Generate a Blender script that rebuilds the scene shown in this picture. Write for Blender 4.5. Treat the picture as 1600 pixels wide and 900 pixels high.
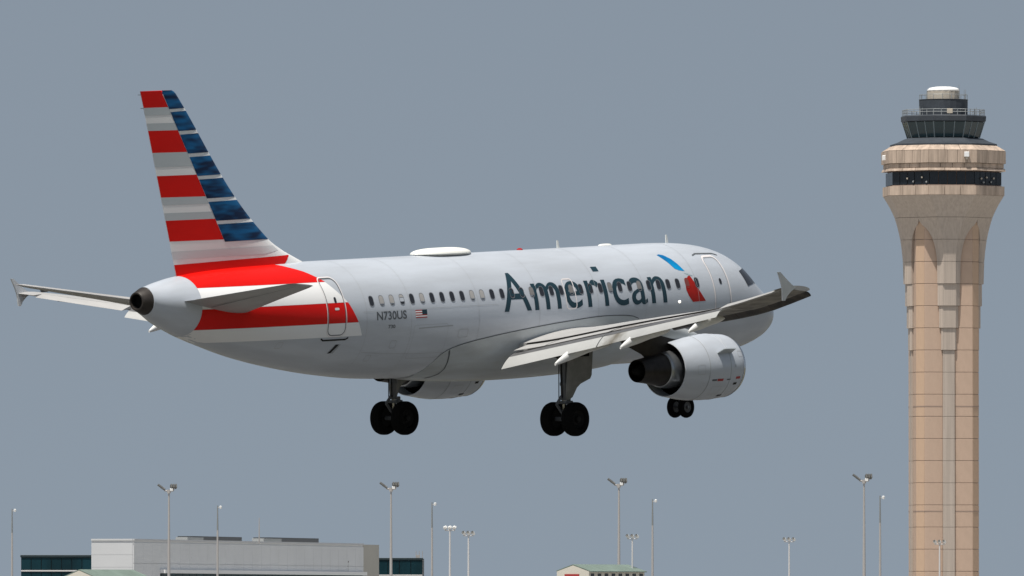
import bpy, bmesh, math, random
import numpy as np
from mathutils import Vector, Matrix
random.seed(7)
for o in list(bpy.data.objects): bpy.data.objects.remove(o)
scn = bpy.context.scene
COL = scn.collection
R = math.radians
# ------------------------------------------------------------------ camera
FPX = 20489.3                       # focal length in pixels of a 1600 px wide frame
CAMZ = 2.5
cam = bpy.data.cameras.new('camera'); camo = bpy.data.objects.new('camera', cam); COL.objects.link(camo)
cam.sensor_width = 36.0; cam.lens = FPX / 1600 * 36.0
cam.clip_start = 5; cam.clip_end = 60000
camo.location = (0, 0, CAMZ)
camo.rotation_euler = (R(90) + math.atan(505 / FPX), 0, 0)
scn.camera = camo
# ------------------------------------------------------------------ sky and sun
SUN_AZ, SUN_EL = R(240), R(70)      # azimuth counted from +X towards +Y
sdir = Vector((math.cos(SUN_AZ) * math.cos(SUN_EL), math.sin(SUN_AZ) * math.cos(SUN_EL), math.sin(SUN_EL)))
w = bpy.data.worlds.new('World'); scn.world = w; w.use_nodes = True
nt = w.node_tree; nt.nodes.clear()
sky = nt.nodes.new('ShaderNodeTexSky'); sky.sky_type = 'NISHITA'; sky.sun_disc = False
sky.sun_elevation = SUN_EL; sky.sun_rotation = math.atan2(sdir.x, sdir.y)
sky.altitude = 0; sky.air_density = 1.0; sky.dust_density = 2.0; sky.ozone_density = 1.0
tcw = nt.nodes.new('ShaderNodeTexCoord'); mpw = nt.nodes.new('ShaderNodeMapping')          # hazy sky: evens out the last degrees above the horizon
mpw.inputs['Scale'].default_value = (1, 1, 0.8); mpw.inputs['Location'].default_value = (0, 0, 0.25)
nrm = nt.nodes.new('ShaderNodeVectorMath'); nrm.operation = 'NORMALIZE'
nt.links.new(tcw.outputs['Generated'], mpw.inputs['Vector']); nt.links.new(mpw.outputs[0], nrm.inputs[0]); nt.links.new(nrm.outputs[0], sky.inputs['Vector'])
hs = nt.nodes.new('ShaderNodeHueSaturation'); hs.inputs['Saturation'].default_value = 0.5
tint = nt.nodes.new('ShaderNodeMix'); tint.data_type = 'RGBA'; tint.blend_type = 'MULTIPLY'; tint.inputs[0].default_value = 1.0; tint.inputs[7].default_value = (0.95, 1.0, 1.0, 1)
bg = nt.nodes.new('ShaderNodeBackground'); bg.inputs['Strength'].default_value = 0.087
wo = nt.nodes.new('ShaderNodeOutputWorld')
nt.links.new(sky.outputs[0], hs.inputs['Color']); nt.links.new(hs.outputs[0], tint.inputs[6]); nt.links.new(tint.outputs[2], bg.inputs['Color']); nt.links.new(bg.outputs[0], wo.inputs[0])
sl = bpy.data.lights.new('sun', 'SUN'); sl.energy = 5.0; sl.angle = R(0.53); sl.color = (1.0, 0.95, 0.87)
so = bpy.data.objects.new('sun', sl); COL.objects.link(so); so.rotation_euler = sdir.to_track_quat('Z', 'Y').to_euler()
scn.view_settings.view_transform = 'Standard'; scn.view_settings.look = 'None'
scn.view_settings.exposure = 0.0; scn.view_settings.gamma = 1.0; scn.view_settings.use_curve_mapping = False

# ------------------------------------------------------------------ materials
def mat(name, col, rough=0.5, metal=0.0, spec=0.5, noise=0.0, nscale=1.0, nstretch=(1, 1, 1), col2=None, bump=0.0, bscale=8.0, emit=None, coat=0.0, detail=6.0):
    m = bpy.data.materials.new(name); m.use_nodes = True
    t = m.node_tree; b = t.nodes['Principled BSDF']
    b.inputs['Base Color'].default_value = (*col, 1); b.inputs['Roughness'].default_value = rough
    b.inputs['Metallic'].default_value = metal; b.inputs['Specular IOR Level'].default_value = spec
    b.inputs['Coat Weight'].default_value = coat; b.inputs['Coat Roughness'].default_value = 0.12
    if emit:
        b.inputs['Emission Color'].default_value = (*emit[0], 1); b.inputs['Emission Strength'].default_value = emit[1]
    if noise or bump:
        tc = t.nodes.new('ShaderNodeTexCoord'); mp = t.nodes.new('ShaderNodeMapping'); mp.inputs['Scale'].default_value = nstretch
        t.links.new(tc.outputs['Object'], mp.inputs['Vector'])
    if noise:
        n = t.nodes.new('ShaderNodeTexNoise'); n.inputs['Scale'].default_value = nscale; n.inputs['Detail'].default_value = detail
        n.inputs['Roughness'].default_value = 0.6
        t.links.new(mp.outputs[0], n.inputs['Vector'])
        r = t.nodes.new('ShaderNodeValToRGB'); r.color_ramp.elements[0].position = 0.35; r.color_ramp.elements[1].position = 0.68
        c2 = col2 or tuple(c * (1 - noise) for c in col)
        r.color_ramp.elements[0].color = (*c2, 1); r.color_ramp.elements[1].color = (*col, 1)
        t.links.new(n.outputs['Fac'], r.inputs['Fac']); t.links.new(r.outputs['Color'], b.inputs['Base Color'])
    if bump:
        n2 = t.nodes.new('ShaderNodeTexNoise'); n2.inputs['Scale'].default_value = bscale; n2.inputs['Detail'].default_value = 8
        t.links.new(mp.outputs[0], n2.inputs['Vector'])
        bp = t.nodes.new('ShaderNodeBump'); bp.inputs['Strength'].default_value = bump; bp.inputs['Distance'].default_value = 0.05
        t.links.new(n2.outputs['Fac'], bp.inputs['Height']); t.links.new(bp.outputs[0], b.inputs['Normal'])
    return m

M = {}
M['silver'] = mat('silver_paint', (0.535, 0.575, 0.635), 0.40, 0.12, 0.4, noise=0.16, nscale=1.3, nstretch=(0.16, 1, 1), col2=(0.455, 0.485, 0.53), coat=0.15, bump=0.10, bscale=1.1)
M['silver_low'] = mat('grey_fairing_paint', (0.48, 0.525, 0.555), 0.45, 0.1, 0.4, noise=0.2, nscale=1.6, nstretch=(0.2, 1, 1), col2=(0.39, 0.41, 0.42), coat=0.1)
M['white'] = mat('white_paint', (0.78, 0.78, 0.77), 0.4, noise=0.08, nscale=1.5, nstretch=(0.4, 1, 1), coat=0.2)
M['wing'] = mat('wing_grey_paint', (0.42, 0.415, 0.41), 0.5, noise=0.20, nscale=1.2, nstretch=(1.0, 0.35, 1))
M['wing_under'] = mat('shaded_lower_paint', (0.30, 0.275, 0.235), 0.5, noise=0.7, nscale=1.6, nstretch=(1.4, 0.8, 1), col2=(0.07, 0.062, 0.05))  # grey lower paint, darkened further to carry the underside's shade
M['flap'] = mat('flap_paint', (0.42, 0.425, 0.42), 0.5, spec=0.3, noise=0.12, nscale=1.0, nstretch=(1, 0.5, 1))
def soot(m, y0, wd, col, amt):
    t = m.node_tree; b = t.nodes['Principled BSDF']; src = b.inputs['Base Color'].links[0].from_socket
    tc = t.nodes.new('ShaderNodeTexCoord'); sp = t.nodes.new('ShaderNodeSeparateXYZ'); t.links.new(tc.outputs['Object'], sp.inputs[0])
    def mm(op, a, b_=None):
        n = t.nodes.new('ShaderNodeMath'); n.operation = op
        for k, v in enumerate((a, b_)):
            if v is None: continue
            if isinstance(v, (int, float)): n.inputs[k].default_value = v
            else: t.links.new(v, n.inputs[k])
        return n.outputs[0]
    nz = t.nodes.new('ShaderNodeTexNoise'); nz.inputs['Scale'].default_value = 3.0; t.links.new(tc.outputs['Object'], nz.inputs['Vector'])
    d = mm('ABSOLUTE', mm('SUBTRACT', mm('ABSOLUTE', sp.outputs['Y']), y0))
    d = mm('ADD', mm('DIVIDE', d, wd), mm('MULTIPLY', mm('SUBTRACT', nz.outputs['Fac'], 0.5), 1.0))
    f = mm('MULTIPLY', mm('MAXIMUM', mm('SUBTRACT', 1.0, d), 0.0), amt); f = mm('MINIMUM', f, amt)
    mx = t.nodes.new('ShaderNodeMix'); mx.data_type = 'RGBA'; t.links.new(f, mx.inputs[0]); t.links.new(src, mx.inputs[6]); mx.inputs[7].default_value = (*col, 1)
    t.links.new(mx.outputs[2], b.inputs['Base Color'])
soot(M['flap'], 7.35, 0.75, (0.10, 0.085, 0.06), 0.85)
M['spoiler'] = mat('spoiler_paint', (0.42, 0.415, 0.41), 0.5, spec=0.3, noise=0.2, nscale=1.2, nstretch=(1, 0.35, 1))
soot(M['spoiler'], 7.3, 0.9, (0.12, 0.10, 0.08), 0.6); soot(M['spoiler'], 11.8, 0.8, (0.14, 0.115, 0.10), 0.75)
M['flapnose'] = mat('grey_flap_nose', (0.13, 0.13, 0.135), 0.5, 0.2, noise=0.3, nscale=2)
M['soot'] = mat('sooty_flap_paint', (0.40, 0.36, 0.30), 0.6, noise=0.35, nscale=2.5)
M['red'] = mat('red_livery', (0.70, 0.005, 0.002), 0.42, spec=0.22, noise=0.12, nscale=1.0, nstretch=(0.4, 1, 1))
M['stripe_white'] = mat('white_livery', (0.80, 0.80, 0.80), 0.42, spec=0.35)
M['stripe_pale'] = mat('pale_grey_livery', (0.62, 0.635, 0.65), 0.42, spec=0.35)
M['emblem_red'] = mat('emblem_red', (0.40, 0.014, 0.008), 0.45, spec=0.2, noise=0.3, nscale=1.5)
M['stripe_grey'] = mat('grey_livery', (0.48, 0.52, 0.54), 0.42, spec=0.35)
M['blue'] = mat('blue_livery', (0.006, 0.11, 0.28), 0.45, spec=0.2, noise=0.8, nscale=1.9, nstretch=(0.55, 1, 2.6), col2=(0.003, 0.016, 0.055), detail=1.0)
M['title'] = mat('title_blue_grey', (0.016, 0.043, 0.060), 0.5, spec=0.2)
M['logo_blue'] = mat('logo_blue', (0.0, 0.28, 0.60), 0.45, spec=0.2, noise=0.5, nscale=1.2, col2=(0.0, 0.13, 0.34), detail=0)
M['logo_grey'] = mat('logo_grey', (0.34, 0.42, 0.46), 0.4)
M['line'] = mat('panel_line', (0.10, 0.11, 0.12), 0.6)
M['faintline'] = mat('faint_panel_line', (0.40, 0.415, 0.43), 0.5)
M['softline'] = mat('soft_panel_line', (0.36, 0.38, 0.40), 0.5)
M['paleline'] = mat('pale_door_line', (0.74, 0.70, 0.70), 0.5)
M['glass'] = mat('cabin_glass', (0.022, 0.024, 0.030), 0.15)
M['shade'] = mat('window_shade', (0.36, 0.35, 0.34), 0.4)
M['shade_dim'] = mat('half_drawn_shade', (0.20, 0.19, 0.185), 0.4)
M['winred'] = mat('window_on_red', (0.20, 0.045, 0.035), 0.4)
M['cabinframe'] = mat('cabin_window_frame', (0.15, 0.16, 0.18), 0.45)
M['fence'] = mat('fence_paint', (0.58, 0.60, 0.62), 0.4, noise=0.1, nscale=2)
M['winframe'] = mat('window_frame', (0.50, 0.52, 0.54), 0.4, 0.2)
M['tyre'] = mat('tyre_rubber', (0.005, 0.005, 0.005), 0.9, spec=0.06)
M['rim'] = mat('wheel_rim', (0.007, 0.007, 0.007), 0.7, 0.0, 0.15)
M['rim_n'] = mat('nose_wheel_rim', (0.07, 0.07, 0.07), 0.5, 0.2)
M['strut'] = mat('gear_strut_paint', (0.11, 0.115, 0.12), 0.45, 0.2)
M['chrome'] = mat('oleo_chrome', (0.5, 0.5, 0.5), 0.18, 1.0)
M['gdoor'] = mat('gear_door_paint', (0.24, 0.24, 0.225), 0.6, noise=0.3, nscale=2)
M['dark'] = mat('dark_cavity', (0.008, 0.008, 0.008), 0.9, spec=0.1)
M['core'] = mat('exhaust_metal', (0.035, 0.03, 0.027), 0.45, 0.6, noise=0.5, nscale=3)
M['nozzle'] = mat('fan_nozzle_metal', (0.42, 0.44, 0.46), 0.3, 0.9)
M['lip'] = mat('inlet_lip_metal', (0.65, 0.66, 0.68), 0.22, 1.0)
M['apu'] = mat('burnt_exhaust', (0.045, 0.037, 0.032), 0.5, 0.3, noise=0.5, nscale=4)
M['slat'] = mat('slat_metal', (0.075, 0.06, 0.042), 0.5, 0.2, noise=0.9, nscale=1.8)
M['black'] = mat('black_mark', (0.01, 0.01, 0.01), 0.7)
M['beacon'] = mat('red_beacon_glass', (0.35, 0.01, 0.01), 0.2)
M['lamp'] = mat('lit_lens', (1, 1, 1), 0.3, emit=((1.0, 0.95, 0.82), 1.2))
M['radome'] = mat('radome_white', (0.80, 0.80, 0.76), 0.45)
M['marking_red'] = mat('red_marking', (0.35, 0.03, 0.03), 0.5)
M['marking_dark'] = mat('dark_marking', (0.08, 0.09, 0.10), 0.5)
M['conc'] = mat('precast_concrete', (0.51, 0.375, 0.29), 0.85, spec=0.25, noise=0.14, nscale=0.5, nstretch=(1, 1, 0.25), bump=0.15, bscale=3)
M['conc_b'] = mat('precast_concrete_tan', (0.52, 0.37, 0.265), 0.85, spec=0.25, noise=0.14, nscale=0.5, nstretch=(1, 1, 0.25), bump=0.15, bscale=3)
M['conc_rib'] = mat('fluted_concrete', (0.47, 0.40, 0.345), 0.85, spec=0.25, noise=0.18, nscale=1.1, nstretch=(2.5, 2.5, 0.06), bump=0.1, bscale=3)
M['conc_cap'] = mat('stained_concrete', (0.55, 0.435, 0.35), 0.85, spec=0.25, noise=0.42, nscale=0.8, nstretch=(1, 1, 0.12), bump=0.15, bscale=3)
M['joint'] = mat('dark_joint', (0.33, 0.25, 0.21), 0.95, spec=0.1)  # darker tan for the core, panel joints and string courses
M['tglass'] = mat('tower_glass', (0.012, 0.035, 0.045), 0.12, spec=0.5)
M['tglass_d'] = mat('tower_band_glass', (0.012, 0.016, 0.022), 0.2, spec=0.4)
M['tmetal'] = mat('tower_dark_metal', (0.045, 0.055, 0.07), 0.6, noise=0.3, nscale=0.6)
M['tmull'] = mat('tower_mullion', (0.16, 0.20, 0.22), 0.5)
M['rail'] = mat('galvanised_rail', (0.30, 0.32, 0.33), 0.5, 0.3)
M['ivory'] = mat('ivory_panel', (0.50, 0.45, 0.38), 0.7, noise=0.15, nscale=0.7)
M['bwhite'] = mat('white_box_paint', (0.80, 0.80, 0.80), 0.5)
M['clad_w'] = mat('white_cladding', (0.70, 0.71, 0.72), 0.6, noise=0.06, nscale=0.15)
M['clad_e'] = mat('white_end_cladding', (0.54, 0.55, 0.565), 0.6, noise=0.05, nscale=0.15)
M['clad_b'] = mat('beige_cladding', (0.47, 0.45, 0.40), 0.7, noise=0.08, nscale=0.15)
M['teal'] = mat('teal_glazing', (0.006, 0.040, 0.055), 0.5, spec=0.15, noise=0.5, nscale=0.2, nstretch=(1, 1, 0.3))
M['teal_d'] = mat('dark_mullion', (0.006, 0.02, 0.026), 0.5)
M['louvre'] = mat('roof_louvre', (0.05, 0.055, 0.06), 0.6)
M['louvre_l'] = mat('roof_unit_grey', (0.26, 0.27, 0.27), 0.6)
M['groof'] = mat('green_metal_roof', (0.19, 0.245, 0.215), 0.7, spec=0.15, noise=0.2, nscale=0.5)
M['cream'] = mat('cream_render', (0.58, 0.55, 0.48), 0.8, noise=0.08, nscale=0.4)
M['mast'] = mat('galvanised_mast', (0.37, 0.355, 0.345), 0.6, 0.1)
M['mast_p'] = mat('pale_mast', (0.55, 0.54, 0.54), 0.6)
M['flood'] = mat('floodlight_housing', (0.10, 0.10, 0.095), 0.6)
M['masttop'] = mat('dark_mast_top', (0.20, 0.21, 0.21), 0.6)
M['floodw'] = mat('floodlight_white', (0.75, 0.75, 0.74), 0.4)
M['grass'] = mat('dry_grass', (0.11, 0.095, 0.055), 0.95, spec=0.1, noise=0.4, nscale=0.03, col2=(0.075, 0.07, 0.035), bump=0.3, bscale=2)
M['asphalt'] = mat('asphalt', (0.11, 0.11, 0.11), 0.9, spec=0.2, noise=0.25, nscale=0.1)
M['concrete'] = mat('apron_concrete', (0.36, 0.35, 0.33), 0.9, spec=0.2, noise=0.15, nscale=0.08)
M['roadpaint'] = mat('runway_paint', (0.75, 0.75, 0.73), 0.7)

# ------------------------------------------------------------------ helpers
def link(name, me, m, parent=None, smooth=False, loc=None, kind=None):
    o = bpy.data.objects.new(name, me); COL.objects.link(o)
    ms = m if isinstance(m, (list, tuple)) else [m]
    if not me.materials:
        for k in ms: me.materials.append(M[k])
    if smooth and not me.get('sm'):
        me.polygons.foreach_set('use_smooth', [True] * len(me.polygons)); me['sm'] = 1
    if parent: o.parent = parent
    if loc: o.location = loc
    if kind: o['kind'] = kind
    return o
def pyd(v, f):
    me = bpy.data.meshes.new('mesh'); me.from_pydata([tuple(map(float, p)) for p in v], [], f); me.update(); return me
def fixn(me):
    bm = bmesh.new(); bm.from_mesh(me); bmesh.ops.remove_doubles(bm, verts=bm.verts, dist=1e-5)
    bmesh.ops.recalc_face_normals(bm, faces=bm.faces); bm.to_mesh(me); bm.free(); return me
def sharp(me, ang=35):
    bm = bmesh.new(); bm.from_mesh(me)
    for e in bm.edges:
        if len(e.link_faces) == 2 and e.calc_face_angle(0) > R(ang): e.smooth = False
    bm.to_mesh(me); bm.free(); return me
def loft(secs, caps=True, closed=True):
    n = len(secs[0]); v = [p for s in secs for p in s]; f = []
    for i in range(len(secs) - 1):
        for j in range(n if closed else n - 1):
            k = (j + 1) % n
            f.append((i * n + j, i * n + k, (i + 1) * n + k, (i + 1) * n + j))
    if caps:
        f.append(tuple(range(n))[::-1]); f.append(tuple((len(secs) - 1) * n + j for j in range(n)))
    return sharp(fixn(pyd(v, f)))
def box_me(x0, x1, y0, y1, z0, z1, bev=0.0):
    bm = bmesh.new(); bmesh.ops.create_cube(bm, size=1)
    for v in bm.verts:
        v.co = Vector(((x0 + x1) / 2 + v.co.x * (x1 - x0), (y0 + y1) / 2 + v.co.y * (y1 - y0), (z0 + z1) / 2 + v.co.z * (z1 - z0)))
    if bev: bmesh.ops.bevel(bm, geom=list(bm.edges), offset=bev, segments=1, affect='EDGES')
    me = bpy.data.meshes.new('mesh'); bm.to_mesh(me); bm.free(); return me
def joinm(mes):
    bm = bmesh.new()
    for me in mes: bm.from_mesh(me)
    me = bpy.data.meshes.new('mesh'); bm.to_mesh(me); bm.free(); return me
def tube(p0, p1, r0, r1=None, n=12):
    r1 = r0 if r1 is None else r1
    p0, p1 = Vector(p0), Vector(p1); q = (p1 - p0).to_track_quat('Z', 'Y')
    S = []
    for p, r in ((p0, r0), (p1, r1)):
        S.append([p + q @ Vector((r * math.cos(2 * math.pi * i / n), r * math.sin(2 * math.pi * i / n), 0)) for i in range(n)])
    return loft(S)
def revolve(prof, n=48, axis='x', org=(0, 0, 0), caps=False):
    S = []
    for a, r in prof:
        ring = []
        for i in range(n):
            t = 2 * math.pi * i / n; c, s = r * math.cos(t), r * math.sin(t)
            p = {'x': (a, c, s), 'y': (c, a, s), 'z': (c, s, a)}[axis]
            ring.append(Vector(p) + Vector(org))
        S.append(ring)
    return loft(S, caps=caps)
def extrude_poly(poly, fn, t):
    """poly: 2-D points, fn maps (a, b, offset) -> 3-D; closed slab of thickness t"""
    n = len(poly); v = [fn(a, b, 0) for a, b in poly] + [fn(a, b, t) for a, b in poly]
    f = [tuple(range(n)), tuple(range(2 * n - 1, n - 1, -1))] + [(i, (i + 1) % n, n + (i + 1) % n, n + i) for i in range(n)]
    return fixn(pyd(v, f))
def pchip(xs, ys):
    xs, ys = np.array(xs, float), np.array(ys, float); h = np.diff(xs); d = np.diff(ys) / h
    m = np.zeros_like(ys); m[0], m[-1] = d[0], d[-1]
    for i in range(1, len(xs) - 1):
        if d[i - 1] * d[i] > 0:
            w1, w2 = 2 * h[i] + h[i - 1], h[i] + 2 * h[i - 1]; m[i] = (w1 + w2) / (w1 / d[i - 1] + w2 / d[i])
    def f(x):
        i = int(min(max(np.searchsorted(xs, x) - 1, 0), len(xs) - 2)); t = min(max((x - xs[i]) / h[i], 0), 1)
        return float((2 * t**3 - 3 * t**2 + 1) * ys[i] + (t**3 - 2 * t**2 + t) * h[i] * m[i] + (-2 * t**3 + 3 * t**2) * ys[i + 1] + (t**3 - t**2) * h[i] * m[i + 1])
    return f
def empty(name, loc, label, cat, group=None):
    o = bpy.data.objects.new(name, None); COL.objects.link(o); o.location = loc; o.empty_display_size = 1
    o['label'] = label; o['category'] = cat
    if group: o['group'] = group
    return o
def px(x, y, d):
    """world point that lies at depth d behind a photograph pixel (used once, to read positions off the photo)"""
    return Vector(((x - 800) / FPX * d, d, CAMZ + (955 - y) / FPX * d))

# ------------------------------------------------------------------ ground
def sheet(name, x0, x1, y0, y1, z, m):
    o = link(name, pyd([(x0, y0, z), (x1, y0, z), (x1, y1, z), (x0, y1, z)], [(0, 1, 2, 3)]), m); o['kind'] = 'structure'; return o
sheet('ground', -25000, 25000, -20000, 30000, 0.0, 'grass')
sheet('apron', -600, 700, 1380, 3600, 0.004, 'concrete')
HEAD = 0.88071209397808
def rot_sheet(name, cx, cy, along, across, z, m, parent=None, off=0.0, shift=0.0):
    d = Vector((math.cos(HEAD), math.sin(HEAD), 0)); n = Vector((-d.y, d.x, 0)); c = Vector((cx, cy, z)) + d * shift + n * off
    o = link(name, pyd([c - d * along - n * across, c + d * along - n * across, c + d * along + n * across, c - d * along + n * across], [(0, 1, 2, 3)]), m, parent)
    if not parent: o['kind'] = 'structure'
    return o
rw = rot_sheet('runway', 0 + 120, 450 + 145, 260, 24, 0.008, 'asphalt')
for k in range(-6, 7):
    rot_sheet('runway_marking', 120, 595, 12, 0.45, 0.012, 'roadpaint', rw, 0, k * 38)
for s in (-1, 1):
    rot_sheet('runway_marking', 120, 595, 258, 0.45, 0.012, 'roadpaint', rw, s * 22.5, 0)

# ==================================================================================== AIRLINER
# local frame: X forward (nose at 0, so X = -s), Y to port, Z up
pl = empty('airliner', (0, 0, 0), 'silver twin-engine passenger airliner flying with landing gear down and striped tail', 'airplane')
def acmat():
    a, p, r = HEAD, 0.05512124318527716, 0.014002181436701443
    Rz = Matrix.Rotation(a, 3, 'Z'); Ry = Matrix.Rotation(-p, 3, 'Y'); Rx = Matrix.Rotation(r, 3, 'X')
    Rm = Rz @ Ry @ Rx
    org = Vector((-1.141429976659348, 450.0, 10.250739815173702 + CAMZ)) + Rm @ Vector((16.0, 0, 0))
    return Matrix.Translation(org) @ Rm.to_4x4()
pl.matrix_world = acmat()

# ---- fuselage profile (s, top, bottom, half width)
PR = [(0, -0.62, -0.62, 0.0), (0.04, -0.44, -0.80, 0.19), (0.12, -0.30, -0.94, 0.34), (0.3, -0.10, -1.13, 0.57), (0.6, 0.11, -1.31, 0.82), (1.0, 0.34, -1.48, 1.07),
      (1.5, 0.60, -1.63, 1.31), (1.9, 0.86, -1.73, 1.46), (2.3, 1.16, -1.81, 1.57), (2.7, 1.43, -1.88, 1.67), (3.2, 1.66, -1.94, 1.76), (3.8, 1.83, -1.99, 1.84),
      (4.6, 1.96, -2.03, 1.91), (5.6, 2.04, -2.06, 1.955), (6.8, 2.07, -2.07, 1.975), (20.5, 2.07, -2.07, 1.975), (22.6, 2.07, -2.00, 1.965), (24.76, 2.07, -1.79, 1.93),
      (26.75, 2.06, -1.49, 1.84), (28.72, 2.02, -1.09, 1.65), (30.3, 1.94, -0.66, 1.38), (31.75, 1.80, -0.20, 1.06), (32.8, 1.63, 0.22, 0.74), (33.40, 1.50, 0.53, 0.49), (33.46, 1.49, 0.56, 0.475)]
PR = [((0.16 + p[0] * (5.6 - 0.16) / 5.6) if p[0] < 5.6 else p[0], *p[1:]) for p in PR]
fT, fB, fW = (pchip([p[0] for p in PR], [p[k] for p in PR]) for k in (1, 2, 3))
SFUS = sorted(set([p[0] for p in PR] + [0.24, 0.36, 0.55, 0.8, 1.25, 1.7, 2.1, 2.5, 2.95, 3.5, 4.2, 5.1, 6.2] + list(np.arange(7.5, 20.5, 1.0)) + list(np.arange(20.5, 33.5, 0.4))))
def fus(s, th, off=0.0):
    t, b, wd = fT(s), fB(s), fW(s); zc, h = (t + b) / 2, (t - b) / 2
    y, z = -wd * math.cos(th), zc + h * math.sin(th)
    if off:
        n = Vector((0, -math.cos(th) / max(wd, 1e-3), math.sin(th) / max(h, 1e-3))).normalized(); y += n.y * off; z += n.z * off
    return Vector((-s, y, z))
def th_of(s, z):
    t, b = fT(s), fB(s); zc, h = (t + b) / 2, (t - b) / 2
    return math.asin(max(-1, min(1, (z - zc) / h)))
NR = 128
body = link('fuselage', loft([[fus(s, 2 * math.pi * j / NR) for j in range(NR)] for s in SFUS], caps=True), 'silver', pl, True)
# ---- decals: 2-D polygons cut fine and wrapped on the skin
def cut2d(bm, du, dv):
    bm.verts.ensure_lookup_table()
    us = [v.co.x for v in bm.verts]; vs = [v.co.y for v in bm.verts]
    for ax, lo, hi, st in ((0, min(us), max(us), du), (1, min(vs), max(vs), dv)):
        if not st: continue
        k = math.ceil(lo / st) * st + 1e-4
        while k < hi:
            co = [0, 0, 0]; no = [0, 0, 0]; co[ax] = k; no[ax] = 1
            bmesh.ops.bisect_plane(bm, geom=bm.verts[:] + bm.edges[:] + bm.faces[:], plane_co=co, plane_no=no, dist=1e-6); k += st
def decal(name, polys, fn, m, parent, du=0.25, dv=0.12, mats=None):
    bm = bmesh.new()
    if isinstance(polys, bpy.types.Mesh): bm.from_mesh(polys)
    else:
        for i, poly in enumerate(polys):
            f = bm.faces.new([bm.verts.new((a, b, 0)) for a, b in poly])
            if mats: f.material_index = mats[i]
    cut2d(bm, du, dv)
    for v in bm.verts: v.co = fn(v.co.x, v.co.y)
    bmesh.ops.recalc_face_normals(bm, faces=bm.faces)
    me = bpy.data.meshes.new('mesh'); bm.to_mesh(me); bm.free()
    return link(name, me, m, parent, True)
def sz(off=0.005, side=1):
    def f(s, z):
        p = fus(s, th_of(s, z), off); return Vector((p.x, p.y * side, p.z))
    return f
def sth(off=0.005, side=1):
    def f(s, th):
        p = fus(s, th, off); return Vector((p.x, p.y * side, p.z))
    return f
def text_mesh(body_, size_u, width, height, bold=0.0, space=1.0):
    c = bpy.data.curves.new('t', 'FONT'); c.body = body_; c.size = 1; c.resolution_u = 6; c.offset = bold; c.space_character = space; c.fill_mode = 'FRONT'
    o = bpy.data.objects.new('t', c); COL.objects.link(o)
    dg = bpy.context.evaluated_depsgraph_get(); me = bpy.data.meshes.new_from_object(o.evaluated_get(dg))
    bpy.data.objects.remove(o); bpy.data.curves.remove(c)
    xs = [v.co.x for v in me.vertices]; ys = [v.co.y for v in me.vertices]
    x0, x1, y1 = min(xs), max(xs), max(ys); cap = 0.729
    for v in me.vertices: v.co = ((v.co.x - x0) / (x1 - x0) * width, v.co.y / cap * height, 0)
    me.materials.clear(); return me
def ring(o, i): return o, i
def rrect(x0, x1, z0, z1, r, n=5):
    pts = []
    for cx, cz, a0 in ((x1 - r, z1 - r, 0), (x0 + r, z1 - r, 90), (x0 + r, z0 + r, 180), (x1 - r, z0 + r, 270)):
        for k in range(n + 1):
            a = R(a0 + 90 * k / n); pts.append((cx + r * math.cos(a), cz + r * math.sin(a)))
    return pts
def ringpolys(out, inn):
    n = len(out); return [[out[i], out[(i + 1) % n], inn[(i + 1) % n], inn[i]] for i in range(n)]
def strip(pts, wd):
    """polyline in decal space to quads of width wd"""
    q = []
    P = [Vector(p) for p in pts]; L = []
    for i, p in enumerate(P):
        d = (P[min(i + 1, len(P) - 1)] - P[max(i - 1, 0)]).normalized(); n = Vector((-d.y, d.x)) * wd / 2
        L.append((p + n, p - n))
    for i in range(len(P) - 1): q.append([tuple(L[i][0]), tuple(L[i + 1][0]), tuple(L[i + 1][1]), tuple(L[i][1])])
    return q

def diag(z):            # front edge of the tail stripes
    return float(np.interp(z, [-0.5, 0.0, 0.67, 1.4, 1.75, 2.07], [24.42, 24.68, 25.10, 25.84, 26.4, 27.2]))
for side in (1, -1):
    def stripe(z0, z1, m, nm):
        zs = np.linspace(z0, z1, 8); front = [(diag(z), z) for z in zs]; back = [(31.72, z) for z in zs[::-1]]
        # follow constant height but stay on the skin of the tapering tail
        return decal(nm, [front + back], sz(0.005, side), m, body, 0.2, 0.06)
    # upper red up to the crown is laid out in angle so that it closes over the top
    def topred():
        P = []
        n = 14
        for i in range(n + 1):
            z = 1.40 + (2.065 - 1.40) * i / n; P.append((diag(z), z))
        bm_pts = []
        polys = []
        S = list(np.linspace(25.2, 31.72, 34))
        rows = 12
        for a, b in zip(S[:-1], S[1:]):
            for k in range(rows):
                q = []
                for s, kk in ((a, k), (b, k), (b, k + 1), (a, k + 1)):
                    t0 = th_of(s, 1.40); q.append((s, t0 + (math.pi / 2 - t0) * kk / rows))
                polys.append(q)
        # trim at the slanting front edge
        out = []
        for q in polys:
            qq = []
            for s, t in q:
                z = (fT(s) + fB(s)) / 2 + (fT(s) - fB(s)) / 2 * math.sin(t); qq.append((max(s, min(diag(z), 27.2)), t))
            if abs((qq[0][0] - qq[1][0])) + abs(qq[2][0] - qq[3][0]) > 1e-4: out.append(qq)
        v = []; f = []
        for q in out:
            f.append(tuple(range(len(v), len(v) + 4))); v += [sth(0.005, side)(s, t) for s, t in q]
        return link('tail_stripe', fixn(pyd(v, f)), 'red', body, True)
    topred()
    stripe(0.69, 1.392, 'stripe_white', 'tail_stripe')
    stripe(0.0, 0.682, 'red', 'tail_stripe')
    stripe(-0.46, -0.008, 'stripe_white', 'tail_stripe')
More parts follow.
